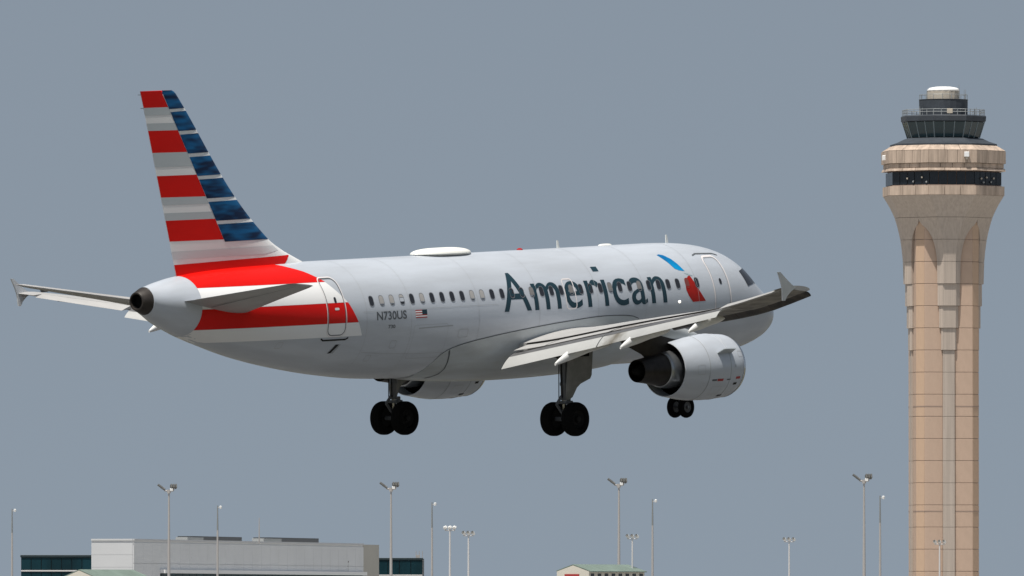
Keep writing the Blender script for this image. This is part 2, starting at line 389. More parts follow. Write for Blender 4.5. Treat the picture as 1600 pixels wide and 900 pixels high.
# ---- title lettering, emblem, registration (starboard)
TITLE_L, TITLE_R = 17.0, 8.12
tm = text_mesh('Amer\u0131can', 1, TITLE_L - TITLE_R, 1.47, 0.005, 1.07)
def title_map(u, v):
    return fus(TITLE_L - u, 0.03 + v / 2.03, 0.006)
decal('title_lettering', tm, title_map, 'title', body, 0.5, 0.07)
IDOT = (5.31, 5.63, 1.25, 1.46)
decal('title_lettering', [[(IDOT[0], IDOT[3]), (IDOT[1], IDOT[3]), (IDOT[1], IDOT[2]), (IDOT[0], IDOT[2])]], title_map, 'title', body, 0.5, 0.07)
tp = text_mesh('Amer\u0131can', 1, TITLE_L - TITLE_R, 1.47, 0.005, 1.07)
def title_map_p(u, v):
    p = fus(TITLE_R + u - 1.5, 0.03 + v / 2.03, 0.006); return Vector((p.x, -p.y, p.z))
decal('title_lettering', tp, title_map_p, 'title', body, 0.5, 0.07)
rm = text_mesh('N730US', 1, 1.55, 0.29, 0.02)
decal('registration_lettering', rm, lambda u, v: sz(0.006)(23.74 - u, 0.03 + v), 'marking_dark', body, 0.5, 0.07)
rs = text_mesh('730', 1, 0.36, 0.12, 0.02)
decal('fleet_number', rs, lambda u, v: sz(0.006)(23.15 - u, -0.27 + v), 'marking_dark', body, 0.5, 0.07)
# flag: seven bands and canton, canton towards the nose
fp, fm = [], []
for k in range(7):
    fp.append([(21.72 - 0.0, 0.02 + k * 0.04), (21.12, 0.02 + k * 0.04), (21.12, 0.06 + k * 0.04), (21.72, 0.06 + k * 0.04)]); fm.append(k % 2)
decal('flag_decal', fp, sz(0.006), ['marking_red', 'stripe_white'], body, 0.3, 0.1, fm)
decal('flag_canton', [[(21.38, 0.14), (21.12, 0.14), (21.12, 0.30), (21.38, 0.30)]], sz(0.010), 'title', body, 0.3, 0.1)
# emblem: blue wing, grey beak, red body
decal('emblem_blue', [[(7.64, 1.68), (7.50, 1.70), (7.30, 1.66), (7.08, 1.52), (6.92, 1.33), (6.76, 1.09), (7.06, 1.13), (7.24, 1.20), (7.40, 1.42)]], sz(0.006), 'logo_blue', body, 0.15, 0.06)
decal('emblem_grey', [[(6.86, 1.03), (6.66, 1.02), (6.42, 0.92), (6.62, 0.93)]], sz(0.006), 'logo_grey', body, 0.15, 0.06)
decal('emblem_red', [[(6.60, 0.94), (6.74, 0.90), (6.88, 0.76), (6.98, 0.60), (7.0, 0.45), (6.90, 0.24), (6.70, 0.02), (5.97, 0.03), (6.14, 0.23), (6.33, 0.48), (6.47, 0.72)]], sz(0.006), 'emblem_red', body, 0.15, 0.06)
# ---- cabin windows
SHADED = {1, 2, 3, 5, 10, 11, 16, 20, 24, 27, 32}
for k in range(34):
    s = 23.92 - 0.533 * k
    for side in (1, -1):
        if side < 0 and k % 3: pass
        zc = 0.68; o_, i_ = rrect(s - 0.122, s + 0.122, zc - 0.178, zc + 0.178, 0.10, 4), rrect(s - 0.105, s + 0.105, zc - 0.16, zc + 0.16, 0.09, 4)
        shd = k in SHADED
        polys = ringpolys(o_, i_); mt = [0] * len(polys)
        if shd:
            zs = zc - (0.03 if k in (3, 22) else 0.125); a = [p for p in i_ if p[1] >= zs]; b = [p for p in i_ if p[1] < zs]
            ou = sorted(a, key=lambda p: math.atan2(p[1] - zs, p[0] - s)); lo = sorted(b, key=lambda p: math.atan2(p[1] - zs, p[0] - s))
            polys += [ou, lo]; mt += [2, 1]
        else: polys.append(i_); mt.append(1)
        bm = bmesh.new()
        for i, q in enumerate(polys):
            f = bm.faces.new([bm.verts.new(sz(0.012 if i < len(o_) and (a_ in o_) else (0.009 if i < len(o_) else 0.008), side)(*a_)) for a_ in q]); f.material_index = mt[i]
        bmesh.ops.remove_doubles(bm, verts=bm.verts, dist=1e-5); bmesh.ops.recalc_face_normals(bm, faces=bm.faces)
        me = bpy.data.meshes.new('mesh'); bm.to_mesh(me); bm.free()
        link('window', me, ['emblem_red', 'winred', 'winred'] if k == 32 else ['cabinframe', 'glass', 'shade' if k < 13 else 'shade_dim'], body)
# ---- doors
def door(s0, s1, z0, z1, lm, wd, side, r=0.22, name='door_outline', off=0.009):
    o_, i_ = rrect(s0 - wd / 2, s1 + wd / 2, z0 - wd / 2, z1 + wd / 2, r + wd / 2, 5), rrect(s0 + wd / 2, s1 - wd / 2, z0 + wd / 2, z1 - wd / 2, r - wd / 2, 5)
    return decal(name, ringpolys(o_, i_), sz(off, side), lm, body, 0.4, 0.1)
for side in (1, -1):
    door(25.33, 26.17, -0.40, 1.50, 'line', 0.030, side)
    door(25.285, 26.215, -0.445, 1.545, 'paleline', 0.036, side, 0.24, 'door_edge', 0.0095)
    decal('door_sill', strip([(26.4, -0.50), (26.28, -0.56), (25.22, -0.56), (25.1, -0.50)], 0.055), sz(0.011, side), 'black', body, 0.4, 0.1)
    decal('door_window', [rrect(25.68, 25.80, 0.68, 0.88, 0.05, 3)], sz(0.011, side), 'glass', body)
    decal('door_handle', [rrect(25.62, 25.84, 0.44, 0.52, 0.035, 3)], sz(0.011, side), 'paleline', body)
    door(4.52, 5.36, -0.42, 1.50, 'softline', 0.016, side)
    door(4.47, 5.41, -0.47, 1.55, 'paleline', 0.06, side, 0.24, 'door_edge', 0.0095)
    decal('door_window', [rrect(4.88, 5.02, 0.58, 0.78, 0.06, 3)], sz(0.011, side), 'glass', body)
    decal('rain_gutter', strip([(5.75, 1.60), (5.5, 1.655), (4.4, 1.625), (4.15, 1.56)], 0.035), sz(0.014, side), 'line', body, 0.2, 0.1)
    door(13.08, 13.62, 0.03, 1.05, 'paleline', 0.045, side, 0.12, 'overwing_exit_outline')
    # cargo door and service panels
    door(20.0, 21.8, -1.35, -0.22, 'softline', 0.008, side, 0.1, 'cargo_door_outline')
    decal('drain_panel', [[(25.78, -1.02), (25.64, -1.00), (25.45, -0.72), (25.60, -0.72)]], sz(0.011, side), 'black', body)
    decal('drain_panel', [[(25.60, -1.02), (25.54, -1.02), (25.35, -0.72), (25.42, -0.72)]], sz(0.010, side), 'softline', body)
    decal('skin_seam', strip([(24.4, 0.33), (17.3, 0.33)], 0.010), sz(0.008, side), 'softline', body, 0.5, 0.1)
    decal('skin_seam', strip([(21.55, -0.33), (19.75, -0.30)], 0.035), sz(0.010, side), 'softline', body, 0.5, 0.1)
    for s_ in (6.35, 9.3, 11.9, 15.1, 18.35, 21.95, 24.25):
        decal('skin_joint', strip([(s_, -1.35), (s_, 1.5)], 0.012), sth(0.008, side), 'faintline', body, 0, 0.08)
    for th_ in (-0.62,):
        decal('skin_joint', strip([(24.2, th_), (5.9, th_)], 0.005), sth(0.008, side), 'faintline', body, 0.5, 0)
    for s0, s1, z0, z1 in ((22.6, 22.9, -0.95, -0.7), (18.9, 19.4, -0.72, -0.45), (28.0, 28.25, -0.75, -0.55), (23.6, 23.85, -1.35, -1.15), (7.6, 7.95, -0.9, -0.62)):
        door(s0, s1, z0, z1, 'faintline', 0.014, side, 0.05, 'access_panel')
# tiny fuselage lamp that is lit
link('inspection_lamp', revolve([(-0.02, 0.0), (0.0, 0.075), (0.025, 0.05), (0.035, 0.0)], 16, 'y'), 'lamp', body, True, loc=tuple(fus(7.44, th_of(7.44, 0.05), 0.0)), ).scale = (1, -1, 0.7)
# ---- cockpit glazing
for side in (1, -1):
    decal('cockpit_window', [[(3.42, 0.98), (2.84, 1.06), (2.56, 0.52), (3.20, 0.45)]], sz(0.012, side), 'glass', body, 0.1, 0.1)
    decal('cockpit_window', [[(2.76, 1.06), (2.32, 1.00), (1.92, 0.52), (2.48, 0.51)]], sz(0.012, side), 'glass', body, 0.1, 0.1)
    def fw(y, z, side=side):
        # on the sloping front of the nose: find s where the skin reaches this y, z
        lo, hi = 0.3, 4.0
        for _ in range(40):
            s = (lo + hi) / 2; t, b, wd = fT(s), fB(s), fW(s); zc, h = (t + b) / 2, (t - b) / 2
            if (y / wd) ** 2 + ((z - zc) / h) ** 2 < 1: hi = s
            else: lo = s
        return Vector((-s + 0.012, -y * side, z + 0.008))
    decal('cockpit_window', [[(0.04, 0.58), (0.78, 0.54), (0.66, 1.02), (0.04, 1.08)]], fw, 'glass', body, 0.1, 0.1)
# ---- APU exhaust
link('exhaust_ring', revolve([(-33.44, 0.470), (-33.58, 0.412), (-33.82, 0.315), (-33.84, 0.30), (-33.84, 0.255), (-33.78, 0.24), (-33.55, 0.24)], 40, 'x', (0, 0, 1.03)), ['apu'], body, True)
link('exhaust_pipe', revolve([(-33.78, 0.238), (-33.62, 0.232), (-33.60, 0.0)], 32, 'x', (0, 0, 1.03)), 'dark', body, True)
# ---- crown fittings
def pod(name, s0, s1, wd, h, m, zb=2.03):
    S = []; n = 24
    for k in range(17):
        u = k / 16; prof = max(0.02, (1 - abs(2 * u - 1) ** 3.2)) ** 0.55
        S.append([Vector((-(s0 + (s1 - s0) * u), wd * prof * math.cos(2 * math.pi * j / n), zb + 0.02 + h * prof * (math.sin(2 * math.pi * j / n) if math.sin(2 * math.pi * j / n) > 0 else 0.3 * math.sin(2 * math.pi * j / n)))) for j in range(n)])
    return link(name, loft(S), m, pl, True)
pod('satellite_radome', 16.55, 19.40, 0.58, 0.20, 'radome', 2.08)
pl_r = pod('radome_foot', 16.5, 19.2, 0.52, 0.12, 'radome', 2.03)
def blade(name, s, h, c, z0=2.05, m='radome', y=0.0, down=1):
    poly = [(s, 0), (s + c, 0), (s + c * 1.02, h), (s + c * 0.55, h)]
    return link(name, extrude_poly(poly, lambda a, b, t: Vector((-a, y + t - 0.015, z0 + b * down)), 0.03), m, pl)
blade('antenna', 11.55, 0.28, 0.13); blade('antenna', 5.55, 0.28, 0.13)
link('beacon', revolve([(2.02, 0.12), (2.09, 0.11), (2.13, 0.06), (2.14, 0)], 20, 'z', (-13.71, 0, 0)), 'beacon', pl, True)
pod('antenna_fairing', 8.7, 9.4, 0.10, 0.06, 'radome', 2.05)

# ---- belly fairing
fe = pchip([9.4, 9.7, 10.3, 11.4, 13.6, 15.8, 17.8, 19.3, 19.9, 20.15, 20.35], [-0.75, -0.45, -0.33, -0.30, -0.41, -0.59, -0.80, -1.03, -1.24, -1.55, -1.95])
def fair(s, u, extra=0.0):
    zE = fe(s); t0 = th_of(s, zE); th = t0 + (-math.pi / 2 - t0) * u      # u 0 edge .. 1 keel
    g = max(0.0, math.sin(math.pi * min(1, max(0, (s - 9.4) / (20.35 - 9.4)))) ** 0.6)
    k = math.sin(math.pi / 2 * min(1, u * 1.6)) ** 2
    o = 0.016 + extra + g * (0.16 * k)
    p = fus(s, th, o)
    if u > 0.35: p.z -= 0.10 * g * min(1, (u - 0.35) / 0.4)
    return p
SF = [9.4, 9.5, 9.7, 10, 10.4, 11] + list(np.arange(11.5, 19.5, 0.5)) + [19.5, 19.75, 19.95, 20.1, 20.22, 20.3, 20.35]
NU = 28
v, f = [], []
for s in SF:
    row = [fair(s, j / NU) for j in range(NU + 1)]; edge = fus(s, th_of(s, fe(s)), -0.01)
    row = [edge] + row
    row = row + [Vector((p.x, -p.y, p.z)) for p in row[-2::-1]]; v += row
nn = len(row)
for i in range(len(SF) - 1):
    for j in range(nn - 1): f.append((i * nn + j, i * nn + j + 1, (i + 1) * nn + j + 1, (i + 1) * nn + j))
belly = link('belly_fairing', sharp(fixn(pyd(v, f)), 50), 'silver_low', pl, True)
for side in (1, -1):
    def fm_(s, d, side=side):
        p = fus(s, th_of(s, fe(s)) + d, 0.012); return Vector((p.x, p.y * side, p.z))
    decal('fairing_seam', strip([(s, 0.006) for s in SF[1:-3]], 0.020), fm_, 'line', belly, 0.25, 0)
    def fv(s, u, side=side):
        p = fair(s, u, 0.006); return Vector((p.x, p.y * side, p.z))
    decal('fairing_seam', strip([(19.62, 0.02), (19.52, 0.12), (19.38, 0.3), (19.30, 0.44), (19.33, 0.56), (19.48, 0.66), (19.66, 0.72)], 0.05), fv, 'line', belly, 0.1, 0.05)

# ---- aerofoil
def foil(n=22, t=0.12, camber=0.02, cut=1.0):
    xs = [0.5 * (1 - math.cos(math.pi * i / n)) * cut for i in range(n + 1)]
    def th(x): return 5 * t * (0.2969 * math.sqrt(x) - 0.126 * x - 0.3516 * x**2 + 0.2843 * x**3 - 0.1030 * x**4)
    def cm(x): return camber * (4 * x * (1 - x)) * (0.6 + 0.8 * x)
    up = [(x, cm(x) + th(x)) for x in xs]; lo = [(x, cm(x) - th(x)) for x in xs]
    return up[::-1] + lo[1:]
def foil_up(x, t, camber):
    return camber * (4 * x * (1 - x)) * (0.6 + 0.8 * x) + 5 * t * (0.2969 * math.sqrt(x) - 0.126 * x - 0.3516 * x**2 + 0.2843 * x**3 - 0.1030 * x**4)
# wing reference lines by span station
YS = [0.0, 2.05, 6.5, 13.2, 17.0]
wLE = lambda y: float(np.interp(y, [0, 2.05, 17.0], [10.5, 11.4, 19.2]))
wLz = pchip(YS, [-1.12, -1.00, -0.42, 0.22, 0.88])
wTE = lambda y: float(np.interp(y, [0, 2.05, 6.5, 13.2, 13.22, 17.0], [16.72, 16.75, 16.85, 18.82, 19.40, 20.66]))
wTz = pchip([0.0, 2.05, 6.5, 13.2, 17.0], [-1.40, -1.27, -0.60, 0.31, 1.0])
wt = lambda y: float(np.interp(y, [0, 2.05, 6.5, 17], [0.15, 0.145, 0.118, 0.11]))
CAMB = 0.016
def dzs(y, side): return -0.15 * (y / 17.0) ** 6 if side > 0 else 0.0
def wpt(y, x, zrel, side):
    a = Vector((wLE(y), wLz(y))); b = Vector((wTE(y), wTz(y))); d = b - a; c = d.length; e = d / c; n = Vector((-e.y, e.x))
    q = a + e * (x * c) + n * (zrel * c); return Vector((-q.x, side * y, q.y + dzs(y, side)))
def cutx(y): return (0.76 if y < 16.42 else 1.0) if y > 13.21 else 1.0 - float(np.interp(y, [2.05, 6.5, 13.2], [0.80, 0.72, 0.50])) / (wTE(y) - wLE(y))
engines = {}
for side in (-1, 1):
    ys = [1.2, 2.05, 3, 4, 5, 5.75, 6.5, 8, 9.5, 11, 12.2, 13.18, 13.23, 13.8, 14.5, 15.5, 16.40, 16.44, 16.8, 17.0]
    secs = [[wpt(y, x, z, side) for x, z in foil(22, wt(y), CAMB, cutx(y))] for y in ys]
    wing = link('wing', loft(secs), ['wing', 'wing_under'], pl, True)
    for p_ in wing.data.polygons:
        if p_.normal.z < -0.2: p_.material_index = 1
    # spoilers: five plates over the rear of the wing
    sp = [(2.15, 3.55), (3.62, 6.40), (6.60, 8.10), (8.15, 9.65), (9.70, 11.2), (11.25, 13.10)]
    for y0, y1 in sp:
        S = []
        for y in np.linspace(y0, y1, 4):
            c = wTE(y) - wLE(y); x0 = cutx(y) + 0.055 / c; U = [(x0 + (1.0 - x0) * k / 6) for k in range(7)]
            up = [wpt(y, x, foil_up(min(x, 1), wt(y), CAMB), side) - Vector((0, 0, 0.055 * (1 - 0.8 * k / 6))) for k, x in enumerate(U)]; lo = [p - Vector((0, 0, 0.06 * (1 - 0.75 * k / 6))) for k, p in enumerate(up)]
            S.append(up + lo[::-1])
        link('spoiler', loft(S), 'spoiler', wing, True)
    # dark gap along the rear spar, ahead of the spoilers
    S = []
    for y in list(np.linspace(2.1, 13.15, 9)):
        c = wTE(y) - wLE(y); x0 = cutx(y); p = wpt(y, x0, foil_up(x0, wt(y), CAMB), side); q = wpt(y, x0 + 0.05 / c, foil_up(x0, wt(y), CAMB), side)
        S.append([p + Vector((-0.004, 0, -0.004)), q + Vector((0, 0, -0.045)), q + Vector((0, 0, -0.12)), p + Vector((-0.004, 0, -0.12))])
    link('spar_gap', loft(S), 'dark', wing)
    # flaps
    fTE = lambda y: float(np.interp(y, [2.05, 6.5, 13.2], [17.38, 17.64, 19.44])); fTz = lambda y: float(np.interp(y, [2.05, 6.5, 13.2], [-1.90, -1.12, -0.03])); fC = lambda y: float(np.interp(y, [2.05, 6.5, 13.2], [1.06, 0.90, 0.56]))
    def flapsec(y):
        c = fC(y); n = 14; xs = [0.5 * (1 - math.cos(math.pi * i / n)) for i in range(n + 1)]
        cl = [(0.0, 0.0)]; ang = []
        for i in range(n):
            xm = (xs[i] + xs[i + 1]) / 2; a = R(14 + 32 * xm); d = (xs[i + 1] - xs[i]) * c
            cl.append((cl[-1][0] + d * math.cos(a), cl[-1][1] - d * math.sin(a)))
        ex, ez = cl[-1]
        up, lo = [], []
        for i, x in enumerate(xs):
            a = R(14 + 32 * x); th = c * 5 * 0.105 * (0.2969 * math.sqrt(x) - 0.126 * x - 0.3516 * x**2 + 0.2843 * x**3 - 0.1015 * x**4)
            s = fTE(y) - ex + cl[i][0]; z = fTz(y) - ez + cl[i][1]
            up.append(Vector((-(s + th * math.sin(a)), side * y, z + th * math.cos(a)))); lo.append(Vector((-(s - th * math.sin(a)), side * y, z - th * math.cos(a))))
        return up[::-1] + lo[1:]
    for y0, y1 in ((2.08, 6.47), (6.53, 13.16)):
        link('flap', loft([flapsec(y) for y in np.linspace(y0, y1, 9)]), 'flap', wing, True)
    # dark grey band laid along the front of each flap
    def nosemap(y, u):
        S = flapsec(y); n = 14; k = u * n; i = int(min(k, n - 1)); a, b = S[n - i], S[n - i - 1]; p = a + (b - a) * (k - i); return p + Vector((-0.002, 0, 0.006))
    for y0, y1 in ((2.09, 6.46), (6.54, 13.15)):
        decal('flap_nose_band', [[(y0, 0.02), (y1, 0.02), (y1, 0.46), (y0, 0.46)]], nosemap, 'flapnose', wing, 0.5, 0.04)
    # aileron, drooped a few degrees with the flaps
    S = []
    for y in (13.28, 14.5, 16.37):
        c = wTE(y) - wLE(y); U = [0.775 + 0.225 * k / 7 for k in range(8)]; up, lo = [], []
        for x in U:
            dz = -(x - 0.775) * c * math.tan(R(10.0)); ft = foil_up(x, wt(y), 0)
            cm_ = foil_up(x, wt(y), CAMB) - ft
            up.append(wpt(y, x, cm_ + ft, side) + Vector((0, 0, dz))); lo.append(wpt(y, x, cm_ - ft - 0.002, side) + Vector((0, 0, dz)))
        S.append(up + lo[::-1])
    link('aileron', loft(S), ['spoiler', 'wing_under'], wing, True)
    # slats, drooped ahead of the leading edge
    for y0, y1 in ((2.7, 5.0), (6.5, 9.0), (9.05, 11.5), (11.55, 14.0), (14.05, 16.75)):
        S = []
        for y in np.linspace(y0, y1, 3):
            c = float(np.interp(y, [2, 6.5, 17], [3.6, 3.0, 1.9])); P = []
            for x, z in foil(10, 0.20, 0.09):
                a = R(-24); L = 0.19 * c; xx, zz = x * L, z * L
                P.append(Vector((-(wLE(y) - 0.125 * c + xx * math.cos(a) + zz * math.sin(a)), side * y, wLz(y) + dzs(y, side) - 0.095 * c - xx * math.sin(a) + zz * math.cos(a))))
            S.append(P)
        link('slat', loft(S), 'slat', wing, True)
    # wing tip fence
    fpoly = [(19.98, 0.97), (20.22, 1.09), (20.52, 1.29), (20.84, 1.52), (20.96, 1.52), (20.80, 1.22), (20.72, 1.02), (20.69, 0.84), (20.66, 0.56), (20.54, 0.55), (20.44, 0.70), (20.22, 0.86)]
    link('tip_fence', extrude_poly(fpoly, lambda a, b, t: Vector((-a, side * (16.98 + t + (b - 0.95) * 0.06), b + dzs(17, side))), 0.05), 'fence', wing)
    link('navigation_lamp', revolve([(-19.1, 0.0), (-19.2, 0.05), (-19.5, 0.06), (-19.6, 0)], 12, 'x', (0, side * 16.9, 0.90)), 'glass', wing, True)
    # flap track fairings
    for ty, s0, s1, z1, wd, hh in ((5.1, 15.0, 18.15, -1.68, 0.16, 0.24), (8.35, 15.9, 18.62, -1.10, 0.16, 0.24), (12.0, 17.5, 19.47, -0.52, 0.14, 0.20)):
        S = []; n = 18
        for k in range(15):
            u = k / 14; s = s0 + (s1 - s0) * u
            zt = wLz(ty) + (wTz(ty) - wLz(ty)) * 0.8 - 0.28 * (wt(ty) / 0.12); zc = zt + (z1 - zt) * max(0, (u - 0.35) / 0.65) ** 1.3
            pr = max(0.03, min(1, (u / 0.35)) ** 0.6 * (1 - 0.78 * max(0, (u - 0.5) / 0.5) ** 1.7)) 
            S.append([Vector((-s, side * ty + wd * pr * math.cos(2 * math.pi * j / n), zc + hh * pr * math.sin(2 * math.pi * j / n))) for j in range(n)])
        link('flap_track_fairing', loft(S), 'white', wing, True)
    # ---------------------------------------------------------------- engine
    ey, ez = side * 5.75, -2.06
    tilt = 0.0
    outer = [(-9.977, 0.86), (-9.909, 0.89), (-9.858, 0.94), (-9.850, 0.98), (-9.892, 1.03), (-10.036, 1.085), (-10.332, 1.105), (-10.754, 1.13), (-11.261, 1.135), (-11.768, 1.12), (-12.276, 1.075), (-12.698, 1.005), (-13.053, 0.95), (-13.070, 0.92), (-12.867, 0.90), (-12.360, 0.93)]
    eng = link('engine', revolve(outer, 64, 'x', (0, ey, ez)), 'silver', pl, True)
    eng.data['x'] = 1
    link('inlet_lip', revolve([(-10.163, 0.835), (-9.977, 0.865), (-9.901, 0.895), (-9.850, 0.94), (-9.842, 0.985), (-9.884, 1.037), (-10.036, 1.093)], 64, 'x', (0, ey, ez)), 'lip', eng, True)
    link('inlet_duct', revolve([(-9.994, 0.855), (-10.501, 0.84), (-10.923, 0.87)], 48, 'x', (0, ey, ez)), 'winframe', eng, True)
    fan = []
    for k in range(36):
        a = 2 * math.pi * k / 36; a2 = a + 0.14
        fan.append(pyd([(-10.797, ey + .25 * math.cos(a), ez + .25 * math.sin(a)), (-10.797, ey + .86 * math.cos(a), ez + .86 * math.sin(a)), (-10.898, ey + .86 * math.cos(a2), ez + .86 * math.sin(a2)), (-10.881, ey + .25 * math.cos(a2), ez + .25 * math.sin(a2))], [(0, 1, 2, 3)]))
    link('fan_blades', joinm(fan), 'rim', eng)
    link('spinner', revolve([(-10.459, 0.0), (-10.585, 0.1), (-10.923, 0.27)], 32, 'x', (0, ey, ez)), 'rim', eng, True)
    link('fan_duct', revolve([(-11.008, 0.0), (-11.008, 0.87)], 48, 'x', (0, ey, ez)), 'dark', eng)
    link('bypass_duct', revolve([(-13.036, 0.915), (-12.360, 0.925), (-12.022, 0.90), (-11.980, 0.55)], 48, 'x', (0, ey, ez)), 'dark', eng, True)
    link('fan_nozzle_ring', revolve([(-12.20, 0.58), (-12.698, 0.66), (-13.02, 0.66), (-13.36, 0.605), (-13.37, 0.57)], 48, 'x', (0, ey, ez)), 'nozzle', eng, True)
    link('core_cowl', revolve([(-12.360, 0.50), (-13.036, 0.575), (-13.35, 0.565), (-13.70, 0.515), (-14.150, 0.44), (-14.550, 0.39), (-14.560, 0.365), (-14.300, 0.36), (-14.000, 0.37)], 48, 'x', (0, ey, ez)), 'core', eng, True)
    link('exhaust_plug', revolve([(-14.000, 0.37), (-14.020, 0.24), (-14.400, 0.19), (-14.700, 0.10), (-14.800, 0.0)], 32, 'x', (0, ey, ez)), 'dark', eng, True)
    # cowl joints
    for s_, r_, nm in ((10.78, 1.133, 'cowl_joint'), (11.90, 1.117, 'cowl_joint')):
        link(nm, revolve([(-s_, r_ + 0.001), (-s_ - 0.006, r_ + 0.005), (-s_ - 0.018, r_ + 0.004), (-s_ - 0.024, r_ - 0.002)], 64, 'x', (0, ey, ez)), 'softline', eng, True)
    # strakes (one each side of the cowl)
    for sg in (-1, 1):
        a = R(25)
        poly = [(10.6, 0.0), (11.42, 0.0), (11.42, 0.38), (11.34, 0.40), (10.75, 0.36)]
        rad = lambda s: float(np.interp(-s, [p[0] for p in outer[6:13]][::-1], [p[1] for p in outer[6:13]][::-1])) - 0.03
        link('strake', extrude_poly(poly, lambda s, h, t: Vector((-s, ey + sg * (rad(s) + h) * math.cos(a) + t * math.sin(a), ez + (rad(s) + h) * math.sin(a) + t * math.cos(a) * -sg)), 0.03), 'silver_low', eng)
    # markings on the cowl
    def cowlmap(s, ang, sgn=side):
        r = float(np.interp(-s, [p[0] for p in outer[4:13]][::-1], [p[1] for p in outer[4:13]][::-1])) + 0.006
        return Vector((-s, ey + sgn * r * math.cos(ang), ez + r * math.sin(ang)))
    for s0, s1, a0, a1, m in ((11.50, 11.75, -0.42, -0.36, 'marking_dark'), (11.15, 11.47, -0.43, -0.35, 'marking_red'), (10.75, 10.95, -0.41, -0.37, 'marking_dark'), (10.2, 10.45, -0.40, -0.32, 'marking_red'), (10.5, 10.58, -0.02, 0.06, 'softline'),
                              (10.3, 10.5, -0.60, -0.52, 'black'), (10.7, 10.95, -1.10, -1.0, 'black')):
        decal('cowl_marking', [[(s0, a0), (s1, a0), (s1, a1), (s0, a1)]], cowlmap, m, eng, 0.1, 0.06)
        decal('cowl_marking', [[(s0, a0), (s1, a0), (s1, a1), (s0, a1)]], lambda s, a: cowlmap(s, a, -side), m, eng, 0.1, 0.06)
    for sg in (1, -1):
        decal('cowl_seam', strip([(10.8, -1.35), (11.9, -1.35)], 0.02), lambda s, a: cowlmap(s, a, sg), 'softline', eng, 0.1, 0)
        for s0, s1, a0, a1 in ((11.1, 11.6, -0.95, -0.6), (12.15, 12.5, -0.2, 0.12), (10.05, 10.3, 0.3, 0.5)):
            decal('cowl_panel', ringpolys(rrect(s0, s1, a0, a1, 0.05, 3), rrect(s0 + 0.014, s1 - 0.014, a0 + 0.014, a1 - 0.014, 0.04, 3)), lambda s, a: cowlmap(s, a, sg), 'faintline', eng, 0.2, 0.1)
    # pylon
    S = []
    for z, s0, s1, wd in ((-1.25, 10.8, 13.4, 0.14), (-1.0, 11.0, 14.6, 0.20), (-0.85, 11.4, 15.1, 0.22), (-0.62, 12.2, 15.2, 0.22), (-0.5, 12.9, 15.0, 0.2)):
        P = []
        for x, zz in foil(10, 0.12, 0): P.append(Vector((-(s0 + (s1 - s0) * x), ey + zz / 0.06 * wd, z)))
        S.append(P)
    link('pylon', loft(S), 'silver_low', eng, True)
    S = []
    for z, s0, s1, wd in ((-2.0, 12.3, 13.6, 0.16), (-1.5, 12.2, 14.3, 0.17), (-1.1, 11.8, 15.3, 0.18), (-0.75, 13.0, 16.0, 0.16)):
        P = []
        for x, zz in foil(10, 0.12, 0): P.append(Vector((-(s0 + (s1 - s0) * x), ey + zz / 0.06 * wd, z)))
        S.append(P)
    link('pylon_fairing', loft(S), 'core', eng, True)
    # ---------------------------------------------------------------- main gear
    gy, gz, gs = side * 3.795, -3.64, 16.12
    gear = link('main_landing_gear', loft([[Vector((-(gs - dx) + 0.125 * c_, gy + dy + 0.125 * s_, z)) for c_, s_ in [(r * math.cos(2 * math.pi * i / 16) / 0.125, r * math.sin(2 * math.pi * i / 16) / 0.125) for i in range(16)]]
            for z, r, dx, dy in ((-1.1, 0.13, 0, 0), (-2.0, 0.13, 0, 0), (-2.36, 0.115, 0, 0), (-2.40, 0.14, 0, 0), (-2.48, 0.14, 0, 0), (-2.52, 0.115, 0, 0), (-2.95, 0.115, 0, 0), (-3.0, 0.10, 0, 0))]), 'strut', pl, True)
    link('oleo', tube((-gs, gy, -2.9), (-gs, gy, -3.45), 0.085, n=20), 'chrome', gear, True)
    link('axle', joinm([tube((-gs, gy - 0.62, gz), (-gs, gy + 0.62, gz), 0.075, n=16), tube((-gs, gy, -3.4), (-gs, gy, gz), 0.12, n=16), tube((-gs, gy, -3.32), (-gs, gy, -3.42), 0.17, n=16)]), 'strut', gear, True)
    link('torque_link', joinm([tube((-gs - 0.14, gy, -2.85), (-gs - 0.42, gy, -3.12), 0.05, n=8), tube((-gs - 0.42, gy, -3.12), (-gs - 0.14, gy, -3.42), 0.05, n=8), box_me(-gs - 0.18, -gs + 0.25, gy - 0.2, gy + 0.2, -3.12, -3.02, 0.02), box_me(-gs - 0.05, -gs + 0.3, gy - 0.06, gy + 0.06, -3.2, -2.9, 0.02)]), 'strut', gear)
    link('side_stay', joinm([tube((-gs, gy, -1.75), (-gs + 0.6, gy - side * 0.9, -1.35), 0.07, n=10), tube((-gs, gy, -2.3), (-gs + 0.5, gy - side * 0.3, -1.75), 0.045, n=10)]), 'strut', gear)
    link('brake_hose', joinm([tube((-gs - 0.17, gy - 0.05, -1.6), (-gs - 0.17, gy - 0.05, -2.9), 0.02, n=6), tube((-gs - 0.13, gy + 0.09, -1.6), (-gs - 0.15, gy + 0.12, -3.3), 0.018, n=6)]), 'dark', gear)
    for wy in (-0.465, 0.465):
        R0, W = 0.583, 0.215
        prof = [(-W * .55, 0.30), (-W * .93, 0.36), (-W, 0.44), (-W * .96, 0.50), (-W * .82, 0.548), (-W * .5, 0.575), (-W * .44, 0.572), (-W * .40, 0.582), (-W * .06, 0.585), (-W * .03, 0.576), (W * .03, 0.576), (W * .06, 0.585), (W * .40, 0.582), (W * .44, 0.572), (W * .5, 0.575), (W * .82, 0.548), (W * .96, 0.50), (W, 0.44), (W * .93, 0.36), (W * .55, 0.30)]
        link('tyre', revolve(prof, 56, 'y', (-gs, gy + wy, gz)), 'tyre', gear, True)
        sg = 1 if wy > 0 else -1
